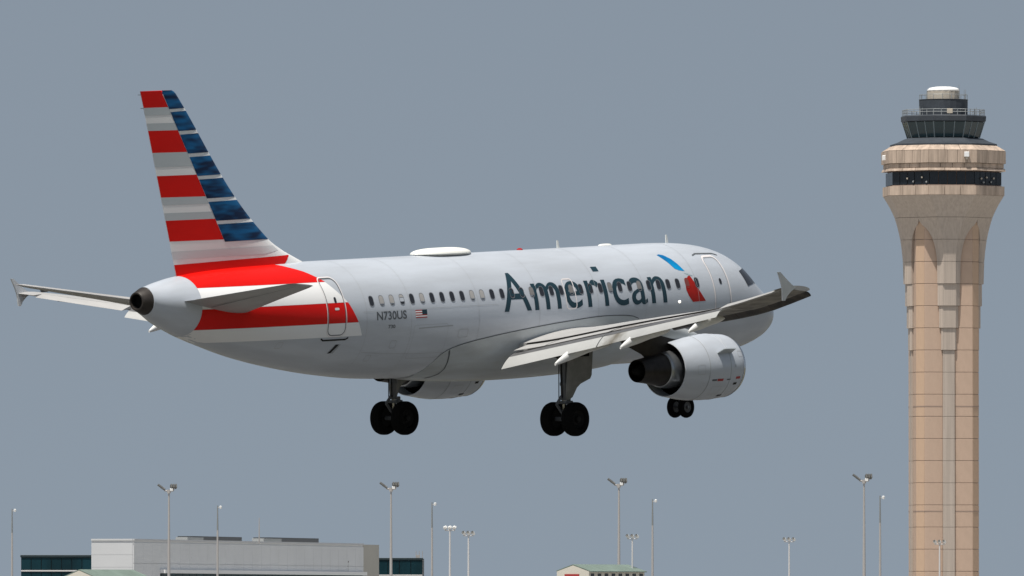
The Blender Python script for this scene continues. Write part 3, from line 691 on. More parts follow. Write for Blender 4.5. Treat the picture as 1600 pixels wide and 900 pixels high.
        link('wheel_rim', revolve([(-sg * W * .3, 0.0), (-sg * W * .5, 0.30), (sg * W * .62, 0.305), (sg * W * .45, 0.28), (sg * W * .2, 0.20), (sg * W * .3, 0.12), (sg * W * .8, 0.10), (sg * W * .85, 0.0)], 40, 'y', (-gs, gy + wy, gz)), 'rim', gear, True)
    dpoly = [(16.17, -1.32), (14.86, -1.10), (14.86, -2.18), (14.93, -2.30), (15.44, -2.46), (15.62, -2.58), (15.84, -2.90), (16.02, -2.98), (16.17, -2.98)]
    link('gear_door', extrude_poly(dpoly, lambda a, b, t: Vector((-a, gy + side * (0.24 + t + 0.09 * (b + 1.3)), b)), 0.05), 'gdoor', gear)
    link('gear_bay', box_me(-16.6, -15.3, min(gy - 0.5, gy + 0.5), max(gy - 0.5, gy + 0.5), -1.52, -1.2, 0.02), 'dark', gear)
# ---------------------------------------------------------------- nose gear
ngs, ngz = 5.07, -3.72
ng = link('nose_landing_gear', joinm([tube((-ngs, 0, -1.6), (-ngs, 0, -2.7), 0.10, n=16), tube((-ngs, 0, -2.7), (-ngs, 0, ngz), 0.06, n=16), tube((-ngs - 0.0, -0.36, ngz), (-ngs, 0.36, ngz), 0.05, n=12), tube((-ngs, 0, -2.4), (-ngs + 1.1, 0, -1.8), 0.05, n=10)]), 'strut', pl, True)
for wy in (-0.25, 0.25):
    W = 0.112
    link('tyre', revolve([(-W * .6, 0.19), (-W, 0.25), (-W, 0.31), (-W * .7, 0.36), (-W * .2, 0.38), (W * .2, 0.38), (W * .7, 0.36), (W, 0.31), (W, 0.25), (W * .6, 0.19)], 44, 'y', (-ngs, wy, ngz)), 'tyre', ng, True)
    sg = 1 if wy > 0 else -1
    link('wheel_rim', revolve([(-sg * W * .6, 0.0), (-sg * W * .6, 0.195), (sg * W * .6, 0.195), (sg * W * .3, 0.15), (sg * W * .35, 0.06), (sg * W * .7, 0.05), (sg * W * .7, 0)], 32, 'y', (-ngs, wy, ngz)), 'rim_n', ng, True)
for sd in (-1, 1):
    link('gear_door', extrude_poly([(4.3, -1.9), (5.6, -1.9), (5.6, -2.45), (4.4, -2.4)], lambda a, b, t: Vector((-a, sd * (0.40 + t - (b + 1.9) * 0.15), b)), 0.03), 'silver', ng)

# ---------------------------------------------------------------- fin
fz = [1.2, 1.84, 2.88, 8.0]
finTE = lambda z: 31.79 + (z - 1.84) / (8.01 - 1.84) * (33.37 - 31.79)
finLE = pchip([1.2, 1.95, 2.11, 2.25, 2.45, 2.88, 8.04], [25.0, 25.05, 25.41, 25.75, 26.25, 27.04, 31.71])
def fint(z): return float(np.interp(z, [1.2, 2.2, 2.9, 8.0], [0.36, 0.30, 0.275, 0.085]))
def finy(s, z):
    a, b = finLE(z), finTE(z); x = min(1, max(0, (s - a) / (b - a)))
    # thickness kept by the straight part of the fin, drawn out over the fillet
    return fint(z) * 5 * 0.42 * (0.2969 * math.sqrt(x) - 0.126 * x - 0.3516 * x**2 + 0.2843 * x**3 - 0.1020 * x**4) / 0.21 
BLUE = [(8.02 - 0.763 * k + (0.06 if k else 0), (7.41 - 0.763 * k + (0.02 if k else 0)) if k < 6 else 2.90) for k in range(7)]
zl = sorted(set([1.2, 1.6, 1.9, 2.0, 2.11, 2.2, 2.3, 2.45, 2.65, 2.78] + [z for b in BLUE for z in b] + [round((b[0] + b[1]) / 2, 3) for b in BLUE] + [7.9, 7.97]))
S = []
for z in zl:
    a, b = finLE(z), finTE(z); xs = [0.5 * (1 - math.cos(math.pi * i / 20)) for i in range(21)]
    if z > 7.9: a += 0.10 * (z - 7.9) / 0.12
    up = [Vector((-(a + (b - a) * x), finy(a + (b - a) * x, z) * (0.4 if z > 8.0 else 1), z)) for x in xs]
    S.append(up[::-1] + [Vector((p.x, -p.y, p.z)) for p in up[1:-1]] )
fin = link('vertical_fin', loft(S), ['stripe_white', 'red', 'blue'], pl, True)
for p_ in fin.data.polygons:
    if p_.center.z > 7.93: p_.material_index = 1 if -p_.center.x > 32.3 else 2
    elif any(b[1] < p_.center.z < b[0] for b in BLUE) and -p_.center.x < finLE(p_.center.z) + 0.16: p_.material_index = 2
for side in (-1, 1):
    def fmap(off):
        return lambda s, z: Vector((-s, side * (finy(s, z) + off), z))
    div = lambda z: 32.41 + (8.03 - z) / (8.03 - 2.91) * (29.56 - 32.41)
    # (z at the trailing edge, z at the divider) of every boundary, read from the photograph
    import itertools
    rows = [(8.03, 8.035), (7.46, 7.46), (6.69, 6.68), (5.95, 5.94), (5.17, 5.17), (4.45, 4.43), (3.67, 3.67), (2.97, 2.96)]
    for k in range(7):
        (a0, b0), (a1, b1) = rows[k], rows[k + 1]
        def quad(t0, t1):
            za0, zb0, za1, zb1 = a0 + (a1 - a0) * t0, b0 + (b1 - b0) * t0, a0 + (a1 - a0) * t1, b0 + (b1 - b0) * t1
            sh = 0.0
            return [(finTE(za0) - 0.004, min(za0, 8.01)), (div(zb0), min(zb0, 8.01)), (div(zb1), zb1), (finTE(za1) - 0.004, za1)]
        if k % 2 == 0: decal('fin_stripe', [quad(0, 1)], fmap(0.005), 'red', fin, 0.3, 0.3)
        else:
            bands = {1: ((0, .33), (.68, 1)), 3: ((0, .62),), 5: ((0, .33), (.68, 1))}[k]
            for b in bands: decal('fin_stripe', [quad(*b)], fmap(0.005), 'stripe_grey', fin, 0.3, 0.3)
    decal('fin_stripe', [[(finTE(2.62), 2.62), (27.0, 2.68), (26.75, 2.50), (27.6, 2.40), (finTE(2.3), 2.36)]], fmap(0.006), 'stripe_pale', fin, 0.25, 0.2)
    decal('fin_stripe', [[(finTE(2.18), 2.18), (29.0, 2.26), (26.15, 2.33), (26.9, 1.75), (finTE(1.75), 1.75)]], fmap(0.005), 'red', fin, 0.2, 0.1)
    # blue column
    for k in range(7):
        zt, zb = BLUE[k]
        P = [(div(zt) - 0.02, zt - (0.03 if k else 0.0)), (finLE(zt) + (0.10 if k else 0.2), zt), (finLE(zb) + 0.08, zb), (div(zb) - 0.02, zb - 0.02)]
        decal('fin_stripe', [P], fmap(0.011), 'blue', fin, 0.1, 0.1)
for z in (7.9, 7.45):
    link('static_wick', tube((-finTE(z), 0, z), (-finTE(z) - 0.14, 0, z), 0.012, n=6), 'line', fin)
# ---------------------------------------------------------------- horizontal stabilisers
for side in (-1, 1):
    tLE = lambda y: float(np.interp(y, [0.3, 1.3, 6.22], [29.1, 29.67, 32.05])); tTE = lambda y: float(np.interp(y, [0.3, 1.3, 6.22], [32.35, 32.42, 33.05]))
    lz = lambda y: float(np.interp(y, [0.3, 1.3, 6.22], [0.48, 0.58, 1.48])); tz = lambda y: float(np.interp(y, [0.3, 1.3, 6.22], [0.94, 1.03, 1.60]))
    def spt(y, x, z):
        c = tTE(y) - tLE(y); return Vector((-(tLE(y) + c * x), side * y, lz(y) + (tz(y) - lz(y)) * x + z * c))
    S = [[spt(y, x, z) for x, z in foil(16, 0.125 if y < 2.6 else 0.11 if y < 6.1 else 0.05, -0.005)] for y in (0.4, 1.3, 2.5, 3.7, 5.0, 6.0, 6.15, 6.22)]
    st = link('horizontal_stabilizer', loft(S), 'wing', pl, True)
    for lo in (1, -1):
        S = []
        for y in (1.35, 6.0):
            U = [0.70 + 0.29 * k / 4 for k in range(5)]
            A = [spt(y, x, lo * foil_up(x, 0.118, 0.0)) + Vector((0, 0, lo * 0.012)) for x in U]
            S.append(A + [p - Vector((0, 0, lo * 0.008)) for p in A[::-1]])
        link('elevator_skin', loft(S), 'wing', st, True)
    v = [spt(1.35, 0.685, -foil_up(.685, .118, 0) - 0.017), spt(6.0, 0.685, -foil_up(.685, .118, 0) - 0.017), spt(6.0, 0.70, -foil_up(.7, .118, 0) - 0.017), spt(1.35, 0.70, -foil_up(.7, .118, 0) - 0.017)]
    link('elevator_seam', pyd(v, [(0, 1, 2, 3)]), 'line', st)

# ==================================================================================== CONTROL TOWER
DT = 2500.0; KT = FPX / DT
tb = px(1474.5, 900, DT)
tow = empty('control_tower', (tb.x, DT, 0), 'tall tan concrete control tower with flared top and glass cab', 'tower')
tow.rotation_euler = (0, 0, R(7))
tz_ = lambda y: CAMZ + (955 - y) / KT
tm_ = lambda p: p / KT
CH, CF = 6.05, 4.65
def rotz(me, a):
    me = me.copy(); me.transform(Matrix.Rotation(a, 4, 'Z')); return me
core = [(CF, -CH), (CH, -CF), (CH, CF), (CF, CH), (-CF, CH), (-CH, CF), (-CH, -CF), (-CF, -CH)]
core_i = [(x * 0.985, y * 0.985) for x, y in core]
shaft = link('shaft', loft([[Vector((x, y, z)) for x, y in core_i] for z in (0, tz_(312))]), 'joint', tow)
yb = [548 + 34.5 * k for k in range(-6, 13)]          # storey joints
zj = sorted([tz_(y) for y in yb if tz_(y) > 0.3]); zj = [0.0] + zj
cache = {}
GAP = 0.055
for i in range(len(zj) - 1):
    h = zj[i + 1] - zj[i]; key = round(h, 2)
    if key not in cache:
        A = box_me(1.15, CF - 0.02, -CH, -CH + 0.3, GAP, h - GAP, 0.03); B = box_me(-CF + 0.02, -1.15, -CH, -CH + 0.3, GAP, h - GAP, 0.03)
        L = math.hypot(CH - CF, CH - CF); mid = (CH + CF) / 2
        C = box_me(-L / 2 + 0.03, L / 2 - 0.03, 0, 0.3, GAP, h - GAP, 0.03); C.transform(Matrix.Translation((mid, -mid, 0)) @ Matrix.Rotation(R(45), 4, 'Z'))
        cache[key] = (A, B, C)
        for me, mm in zip(cache[key], ('conc', 'conc', 'conc_b')): me.materials.append(M[mm])
    for q in range(4):
        for me in cache[key]:
            o = bpy.data.objects.new('wall_panel', me); COL.objects.link(o); o.parent = shaft; o.location = (0, 0, zj[i]); o.rotation_euler = (0, 0, q * math.pi / 2)
# ribs
rd = pchip([307, 324, 341, 358, 375, 392, 410, 444], [10.95, 9.85, 9.02, 8.50, 8.12, 7.86, 7.68, 7.55])
ra = pchip([307, 324, 341, 358, 375, 392, 410, 444], [9.0, 7.0, 5.3, 4.0, 3.05, 2.5, 2.3, 2.3])
re = pchip([307, 324, 341, 349, 358, 375, 392, 410, 444], [4.54, 4.50, 4.52, 4.4, 3.3, 2.25, 1.85, 1.6, 1.5])
def ribsec(z, d, a, e):
    h = e / math.sqrt(2)
    return [Vector(p) for p in ((-a / 2, -d, z), (a / 2, -d, z), (a / 2 + h, -d + h, z), (min(a / 2 + h, 1.0), -3.0, z), (-min(a / 2 + h, 1.0), -3.0, z), (-a / 2 - h, -d + h, z))]
steps = {548 - 34.5: (6.66, 2.35, 0.42), 548 - 69: (6.92, 2.5, 0.85), 548 - 103.5: (7.2, 2.6, 1.2)}
for i in range(len(zj) - 1):
    y1 = 955 - (zj[i] - CAMZ) * KT; y0 = 955 - (zj[i + 1] - CAMZ) * KT       # y0 top
    ym = (y0 + y1) / 2; g = 0.03
    if ym > 548: S = [ribsec(z, 6.42, 2.2, 0.06) for z in (zj[i] + g, zj[i + 1] - g)]
    elif ym > 444.6:
        d, a, e = steps[min(steps, key=lambda k: abs(k - y0))]; S = [ribsec(z, d, a, e) for z in (zj[i] + g, zj[i + 1] - g)]
    else:
        yy = np.linspace(y1, y0, 7); S = [ribsec(tz_(y) + (g if k == 0 else -g if k == 6 else 0), rd(y), ra(y), re(y)) for k, y in enumerate(yy)]
    me = loft(S)
    for q in range(4):
        o = link('rib_panel', me, 'conc_rib', tow); o.rotation_euler = (0, 0, q * math.pi / 2)
yy = np.linspace(341, 307, 8); me = loft([ribsec(tz_(y) + (0.03 if k == 0 else 0), rd(y), ra(y), re(y)) for k, y in enumerate(yy)])
for q in range(4):
    o = link('rib_panel', me, 'conc_rib', tow); o.rotation_euler = (0, 0, q * math.pi / 2)
for yc in (635.5, 799):
    link('string_course', loft([[Vector((x * 1.006, y * 1.006, z)) for x, y in core] for z in (tz_(yc) - 0.09, tz_(yc) + 0.09)]), 'joint', tow)
# octagonal head
A8 = math.tan(math.pi / 8)
def octo(r, z, n=8):
    return [Vector((r / math.cos(math.pi / n) * math.cos(2 * math.pi * (j + 0.5) / n - math.pi / 2), r / math.cos(math.pi / n) * math.sin(2 * math.pi * (j + 0.5) / n - math.pi / 2), z)) for j in range(n)]
def octloft(name, prof, m, parent=tow, n=8, smooth=False):
    return link(name, loft([octo(tm_(r), tz_(y), n) for y, r in prof]), m, parent, smooth)
head = octloft('head_core', [(309, 88), (300, 87), (291, 86), (291, 83), (269, 83), (262, 86), (240, 88), (229, 76), (228, 40)], 'joint')
def facets(name, y0, r0, y1, r1, per, m, parent, thick=0.25, gap=0.04, n=8):
    """flat pieces standing on each facet of the polygon, from (y0, r0) up to (y1, r1)"""
    za, zb, ra_, rb_ = tz_(y0), tz_(y1), tm_(r0), tm_(r1)
    hw0, hw1 = ra_ * math.tan(math.pi / n), rb_ * math.tan(math.pi / n)
    for k in range(per):
        a0, a1 = -1 + 2 * k / per, -1 + 2 * (k + 1) / per
        pts = []
        for rr in (0, -thick):
            pts += [(a0 * hw0 + gap, -(ra_ + rr), za + gap), (a1 * hw0 - gap, -(ra_ + rr), za + gap), (a1 * hw1 - gap, -(rb_ + rr), zb - gap), (a0 * hw1 + gap, -(rb_ + rr), zb - gap)]
        me = fixn(pyd(pts, [(0, 1, 2, 3), (7, 6, 5, 4), (0, 4, 5, 1), (1, 5, 6, 2), (2, 6, 7, 3), (3, 7, 4, 0)]))
        for q in range(n):
            o = link(name, me, m, parent); o.rotation_euler = (0, 0, q * 2 * math.pi / n)
facets('band_panel', 307, 90.5, 292, 90.5, 3, 'conc_cap', head, 0.35)
facets('window_pane', 291, 86, 270, 86, 5, 'tglass_d', head, 0.1, 0.07)
facets('band_panel', 269, 92.5, 264.5, 91, 3, 'conc_cap', head, 0.5)
facets('band_panel', 264.5, 89.5, 257, 89.5, 4, 'conc_cap', head, 0.35)
facets('fascia_panel', 257, 92.5, 237, 92.5, 5, 'conc_cap', head, 0.4, 0.03)
facets('coping_panel', 237, 92.2, 228, 79, 3, 'conc_cap', head, 0.3)
roof = octloft('lower_roof', [(228.5, 79.5), (226, 79.5), (222, 68), (217, 58), (216, 50)], 'tmetal')
cab = octloft('cab_core', [(217, 50), (215, 51.5), (191, 58.5), (190, 58)], 'tmetal')
facets('cab_pane', 216, 53.5, 191, 61, 3, 'tglass', cab, 0.12, 0.10)
for q in range(8):
    for a in (-1, -1 / 3, 1 / 3):
        r0, r1 = tm_(53.5), tm_(61); h0, h1 = r0 * A8 * a, r1 * A8 * a
        o = link('mullion', tube((h0, -r0, tz_(216)), (h1, -r1, tz_(191)), 0.11, n=6), 'tmull', cab); o.rotation_euler = (0, 0, q * math.pi / 4)
octloft('cab_header', [(191, 61), (190, 63), (182.5, 63.5), (181, 62), (181, 40)], 'tmetal')
octloft('upper_drum', [(182, 37.5), (156.5, 37.8), (155.5, 38.5), (155, 30)], 'tmetal', n=24)
octloft('ivory_drum', [(156, 25), (141, 25), (140.8, 20)], 'ivory', n=16)
dome = link('roof_dome', revolve([(tz_(141.5), tm_(25.6)), (tz_(139.5), tm_(25.2)), (tz_(137), tm_(21)), (tz_(135.3), tm_(12)), (tz_(134.8), 0.0)], 40, 'z'), 'bwhite', tow, True)
# railings
rail = link('walkway_railing', joinm([tube(a, b, 0.06, n=6) for zz in (172, 176) for a, b in zip(octo(tm_(61), tz_(zz)), octo(tm_(61), tz_(zz))[1:] + octo(tm_(61), tz_(zz))[:1])]), 'rail', tow)
for q in range(8):
    for a in (-1, -0.5, 0, 0.5):
        r = tm_(61); o = link('rail_post', tube((r * A8 * a, -r, tz_(181)), (r * A8 * a, -r, tz_(171.5)), 0.07, n=6), 'rail', rail); o.rotation_euler = (0, 0, q * math.pi / 4)
rail2 = link('roof_railing', joinm([tube(a, b, 0.045, n=6) for a, b in zip(octo(tm_(36.5), tz_(148), 16), octo(tm_(36.5), tz_(148), 16)[1:] + octo(tm_(36.5), tz_(148), 16)[:1])]), 'rail', tow)
for a in octo(tm_(36.5), tz_(155), 16): link('rail_post', tube(a, a + Vector((0, 0, tm_(7.5))), 0.05, n=6), 'rail', rail2)
for x, y, y0, y1 in ((-30, -22, 156, 143), (33, -14, 156, 140), (20, -30, 156, 133), (-44, -42, 181, 168), (-40, -45, 181, 170), (46, -38, 181, 169), (42, -44, 181, 170), (36, 20, 156, 139)):
    link('whip_antenna', tube((tm_(x), tm_(y), tz_(y0)), (tm_(x), tm_(y), tz_(y1)), 0.07, 0.04, n=6), 'rail', tow)
link('signal_box', box_me(tm_(-4), tm_(5), -tm_(62.5), -tm_(61.2), tz_(179), tz_(171.5), 0.05), 'ivory', tow)
link('radar_box', box_me(tm_(18), tm_(25.5), -tm_(98), -tm_(92), tz_(248), tz_(240), 0.08), 'bwhite', tow)
link('radar_box_bracket', box_me(tm_(20), tm_(23.5), -tm_(96), -tm_(91), tz_(252), tz_(248.2), 0.05), 'ivory', tow)
link('radar_box', box_me(-tm_(97), -tm_(92), tm_(-6), tm_(2), tz_(251), tz_(243), 0.08), 'bwhite', tow)
for x, y in ((-66, 281), (-46, 279.5), (48, 281), (58, 279), (71, 280), (-58, 286), (-40, 287), (52, 287), (66, 286)):  # small pale balls added as dots along the window band
    f = abs(x) > 36
    r = 87.2; a = (abs(x) - 36 ) if f else 0
    P = Vector((x, -(r - a) - 0.6, 0)) if f else Vector((x, -r - 1, 0))
    link('band_dot', revolve([(-0.22, 0), (-0.12, 0.17), (0.1, 0.2), (0.22, 0)], 10, 'z', (tm_(P.x), tm_(P.y) , tz_(y))), 'ivory' if y < 284 else 'rail', tow, True)

# ==================================================================================== TERMINAL
# long concourse seen almost end-on: near corner at photo x=208, depth 1900 m
def setface(o):
    return o
DB = 1900.0
def boxobj(name, p0, p1, depth_dir, dlen, z0, z1, m, parent=None):
    """vertical-walled block on a ground edge p0-p1, pushed back by dlen along depth_dir"""
    a, b = Vector((p0[0], p0[1], 0)), Vector((p1[0], p1[1], 0)); d = Vector((depth_dir[0], depth_dir[1], 0)).normalized() * dlen
    q = [a, b, b + d, a + d]; v = [Vector((p.x, p.y, z0)) for p in q] + [Vector((p.x, p.y, z1)) for p in q]
    me = fixn(pyd(v, [(0, 1, 2, 3), (4, 5, 6, 7), (0, 1, 5, 4), (1, 2, 6, 5), (2, 3, 7, 6), (3, 0, 4, 7)])); return link(name, me, m, parent)
PT = lambda x, d: ((x - 800) / FPX * d, d)
ZH = lambda y, d: CAMZ + (955 - y) / FPX * d
c0 = PT(208, DB); c1 = PT(592, DB * 1.076); e0 = PT(143, DB + 1.5)
term = empty('terminal_building', (c0[0], c0[1], 0), 'long low terminal with pale grey cladding and dark teal glass', 'building')
def tp_(o): o.parent = term; o.matrix_parent_inverse = Matrix.Translation(term.location).inverted(); return o
ld = Vector((c1[0] - c0[0], c1[1] - c0[1])); LL = ld.length; ld /= LL; ln = Vector((ld.y, -ld.x))   # ln: outward normal of the long face (to the right)
if ln.x < 0: ln = -ln
HT = ZH(842.5, DB)
bodyb = tp_(boxobj('upper_block', e0, c0, (ld.x, ld.y), LL * 0.93, 5.2, HT, 'clad_w'))
b2a = (e0[0] + ld.x * LL * 0.93, e0[1] + ld.y * LL * 0.93); b2b = (c0[0] + ld.x * LL * 0.93 + ln.x * 0.03, c0[1] + ld.y * LL * 0.93 + ln.y * 0.03)
tp_(boxobj('end_block', b2a, b2b, (ld.x, ld.y), LL * 0.07, 0, HT - 0.1, 'clad_b'))
# cladding panels on the long face (two rows) and the end face
zrow = [5.25, (5.25 + HT - 0.5) / 2 + 0.6, HT - 0.45]
npan = 26
for r_ in range(2):
    for k in range(npan):
        s0, s1 = LL * 0.93 * k / npan + 0.02, LL * 0.93 * (k + 1) / npan - 0.02
        a = Vector(c0) + ld * s0 + ln * 0.12; b = Vector(c0) + ld * s1 + ln * 0.12
        tp_(boxobj('cladding_panel', a, b, (-ln.x, -ln.y), 0.115, zrow[r_] + 0.03, zrow[r_ + 1] - 0.03, 'clad_w'))
ed = Vector((e0[0] - c0[0], e0[1] - c0[1])); EL = ed.length; ed /= EL; en = Vector((-ed.y, ed.x))
if en.y > 0: en = -en
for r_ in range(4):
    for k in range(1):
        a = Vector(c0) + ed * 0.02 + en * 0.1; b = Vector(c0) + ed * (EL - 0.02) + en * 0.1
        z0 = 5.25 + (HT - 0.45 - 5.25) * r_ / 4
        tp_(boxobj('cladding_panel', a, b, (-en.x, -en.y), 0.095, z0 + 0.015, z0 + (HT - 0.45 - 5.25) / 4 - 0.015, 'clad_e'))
# parapet coping
for a, b, n_ in ((Vector(c0), Vector(c0) + ld * LL * 0.93, ln), (Vector(c0), Vector(e0), en)):
    tp_(boxobj('parapet_coping', a + n_ * 0.22, b + n_ * 0.22, (-n_.x, -n_.y), 0.5, HT - 0.18, HT + 0.06, 'clad_e'))
# ledge and glazing under the cladding on the long face
zl_ = ZH(892.5, DB)
sA, sB = LL * 0.10, LL * 0.925
tp_(boxobj('ledge', Vector(c0) + ld * sA + ln * 0.9, Vector(c0) + ld * sB + ln * 0.9, (-ln.x, -ln.y), 0.85, zl_ - 0.25, zl_ + 0.28, 'bwhite'))
tp_(boxobj('lower_block', Vector(e0) + ld * 0.3, Vector(c0) + ld * 0.3, (ld.x, ld.y), LL * 0.93 - 0.5, 0, 5.2, 'teal_d'))
for k in range(30):
    a = Vector(c0) + ld * (sA + (sB - sA) * k / 30 + 0.08) + ln * 0.30; b = Vector(c0) + ld * (sA + (sB - sA) * (k + 1) / 30 - 0.08) + ln * 0.30
    tp_(boxobj('glass_pane', a, b, (-ln.x, -ln.y), 0.25, 0.6, zl_ - 0.28, 'teal'))
# rooftop plant
def onroof(xa, xb, ya, yb, name, m, off=1.2, dep=2.2):
    # solve the position along the roof for photo columns xa, xb
    def s_at(x):
        lo, hi = 0, LL
        for _ in range(50):
            mm = (lo + hi) / 2; p = Vector(c0) + ld * mm - ln * off
            if 800 + FPX * p.x / p.y < x: lo = mm
            else: hi = mm
        return lo
    a, b = s_at(xa), s_at(xb); pa = Vector(c0) + ld * a - ln * off; pb = Vector(c0) + ld * b - ln * off
    return tp_(boxobj(name, pa, pb, (-ln.x, -ln.y), dep, HT - 0.3, ZH(ya, (pa.y + pb.y) / 2), m))
onroof(300, 378, 838.5, 846, 'roof_plant', 'louvre'); onroof(293, 318, 839.5, 846, 'roof_plant_duct', 'louvre_l', 1.0, 1.8)
onroof(418, 498, 840.5, 847, 'roof_plant', 'louvre'); onroof(412, 440, 841.5, 847, 'roof_plant_duct', 'louvre_l', 1.0, 1.8)
pm = PT(405, 1965); tp_(link('roof_mast', tube((pm[0], pm[1], HT - 0.3), (pm[0], pm[1], ZH(809, 1965)), 0.11, 0.05, n=8), 'mast'))
for x, y in ((294, 873), (365, 874), (470, 876), (540, 879)):
    s = (x - 208) / (592 - 208) * 1.0
    d = DB * (1 + 0.076 * s); p = Vector(PT(x, d)) + ln * 0.35
    zt = ZH(y, d)
    tp_(link('wall_lamp', joinm([tube((p.x, p.y, ZH(893, d)), (p.x, p.y, zt), 0.10, n=8), box_me(p.x - 0.2, p.x + 0.2, p.y - 0.25, p.y + 0.1, zt, zt + 0.25, 0.03)]), 'mast'))
# teal wings: glazed blocks to the left and behind to the right
def glazed(name, xa, xb, ytop, d, dep, yline, label):
    g = empty(name, (PT((xa + xb) / 2, d)[0], d, 0), label, 'building')
    a, b = PT(xa, d), PT(xb, d); zt = ZH(ytop, d); zl = ZH(yline, d)
    def par(o): o.parent = g; o.matrix_parent_inverse = Matrix.Translation(g.location).inverted(); return o
    par(boxobj('frame_block', (a[0], a[1] + 0.3), (b[0], b[1] + 0.3), (0, 1), dep, 0, zt, 'teal_d'))
    n = max(2, int((xb - xa) / 15)); W = (b[0] - a[0]) / n
    for r_, (z0, z1) in enumerate(((0.3, zl - 0.12), (zl + 0.12, zt - 0.35))):
        for k in range(n): par(link('glass_pane', box_me(a[0] + W * k + 0.05, a[0] + W * (k + 1) - 0.05, d + 0.12, d + 0.32, z0, z1, 0.02), 'teal'))
    par(link('roof_edge', box_me(a[0] - 0.1, b[0] + 0.1, d, d + 0.35, zt - 0.32, zt + 0.03, 0.03), 'teal_d'))
    par(link('transom', box_me(a[0], b[0], d + 0.02, d + 0.2, zl - 0.1, zl + 0.1, 0.02), 'mast_p'))
    return g
g1 = glazed('glazed_building', 33, 144, 867.5, DB + 6, 40, 892, 'dark teal glass block at the left end of the pale terminal')
g2 = glazed('glazed_building', 588, 660, 872, DB * 1.08, 40, 899, 'dark teal glass block at the right end of the pale terminal')
dd = DB * 1.08; p = PT(655, dd); zz = ZH(872, dd)
pe = link('roof_equipment', joinm([tube((p[0] + dx, p[1] + 1, zz - 0.1), (p[0] + dx, p[1] + 1, zz + 1.1), 0.05, n=6) for dx in (-0.5, 0, 0.5)] + [box_me(p[0] - 0.55, p[0] + 0.1, p[1] + 0.8, p[1] + 1.2, zz, zz + 0.5)]), 'mast', None)
pe.parent = g2; pe.matrix_parent_inverse = Matrix.Translation(g2.location).inverted()

# ==================================================================================== LOW GABLED BUILDINGS
def gabled(x_gl, x_gr, x_r, y_apex, y_eave, d, label, sign=False):
    """gable end faces left-front; ridge runs to the right"""
    k = d / FPX; W = (x_gr - x_gl) * k; L = (x_r - x_gr) * k
    g = empty('gabled_building', (PT(x_gl, d)[0], d, 0), label, 'building')
    za, ze = ZH(y_apex, d), ZH(y_eave, d)
    ux = Vector((0.86, -0.51, 0)); vx = Vector((0.51, 0.86, 0))   # ux along the gable wall, vx along the ridge
    w_, l_ = W / 0.86, L / 0.51 * 0.9
    def P(a, b, z): q = ux * a + vx * b; return Vector((q.x, q.y, z))
    v = [P(0, 0, 0), P(w_, 0, 0), P(w_, 0, ze), P(w_ / 2, 0, za), P(0, 0, ze)]; v += [P(0, l_, 0), P(w_, l_, 0), P(w_, l_, ze), P(w_ / 2, l_, za), P(0, l_, ze)]
    link('wall', fixn(pyd(v, [(0, 1, 2, 3, 4), (9, 8, 7, 6, 5), (0, 5, 6, 1), (1, 6, 7, 2), (4, 9, 5, 0), (2, 7, 8, 3), (3, 8, 9, 4)])), 'cream', g)
    sl_ = (za - ze) / (w_ / 2)
    for sd in (0, 1):
        n = 14
        for i in range(n):
            b0, b1 = 0.02 + l_ * i / n, 0.02 + l_ * (i + 1) / n - 0.05
            ea, eb = (w_ / 2, w_ + 0.35) if sd else (w_ / 2, -0.1)
            zz0, zz1 = za + 0.04, za + 0.04 - sl_ * (abs(eb - ea))
            q = [P(ea, b0, zz0), P(ea, b1, zz0), P(eb, b1, zz1), P(eb, b0, zz1)]; q2 = [p_ + Vector((0, 0, 0.10)) for p_ in q]
            link('roof_sheet', fixn(pyd(q + q2, [(0, 1, 2, 3), (7, 6, 5, 4), (0, 4, 5, 1), (1, 5, 6, 2), (2, 6, 7, 3), (3, 7, 4, 0)])), 'groof', g)
    # windows along the long wall
    for i in range(8):
        b0 = l_ * (i + 0.25) / 8; b1 = l_ * (i + 0.75) / 8
        q = [P(w_ + 0.03, b0, 0.9), P(w_ + 0.03, b1, 0.9), P(w_ + 0.03, b1, ze - 0.25), P(w_ + 0.03, b0, ze - 0.25)]; q2 = [p_ - ux * 0.1 for p_ in q]
        link('window', fixn(pyd(q + q2, [(0, 1, 2, 3), (7, 6, 5, 4), (0, 4, 5, 1), (1, 5, 6, 2), (2, 6, 7, 3), (3, 7, 4, 0)])), 'tglass_d', g)
    if sign:
        q = [P(w_ * 0.25, -0.08, ze - 1.6), P(w_ * 0.70, -0.08, ze - 1.6), P(w_ * 0.70, -0.08, ze - 0.32), P(w_ * 0.25, -0.08, ze - 0.32)]; q2 = [p_ + vx * 0.07 for p_ in q]
        link('red_sign_board', fixn(pyd(q + q2, [(0, 1, 2, 3), (7, 6, 5, 4), (0, 4, 5, 1), (1, 5, 6, 2), (2, 6, 7, 3), (3, 7, 4, 0)])), 'marking_red', g)
    return g
gabled(98, 150, 240, 891.5, 903, 1640, 'low gabled building with green roof in front of the pale terminal')
gabled(870, 920, 1018, 883.5, 893, 1600, 'cream gabled building with green roof and red sign by a tall floodlight mast', True)

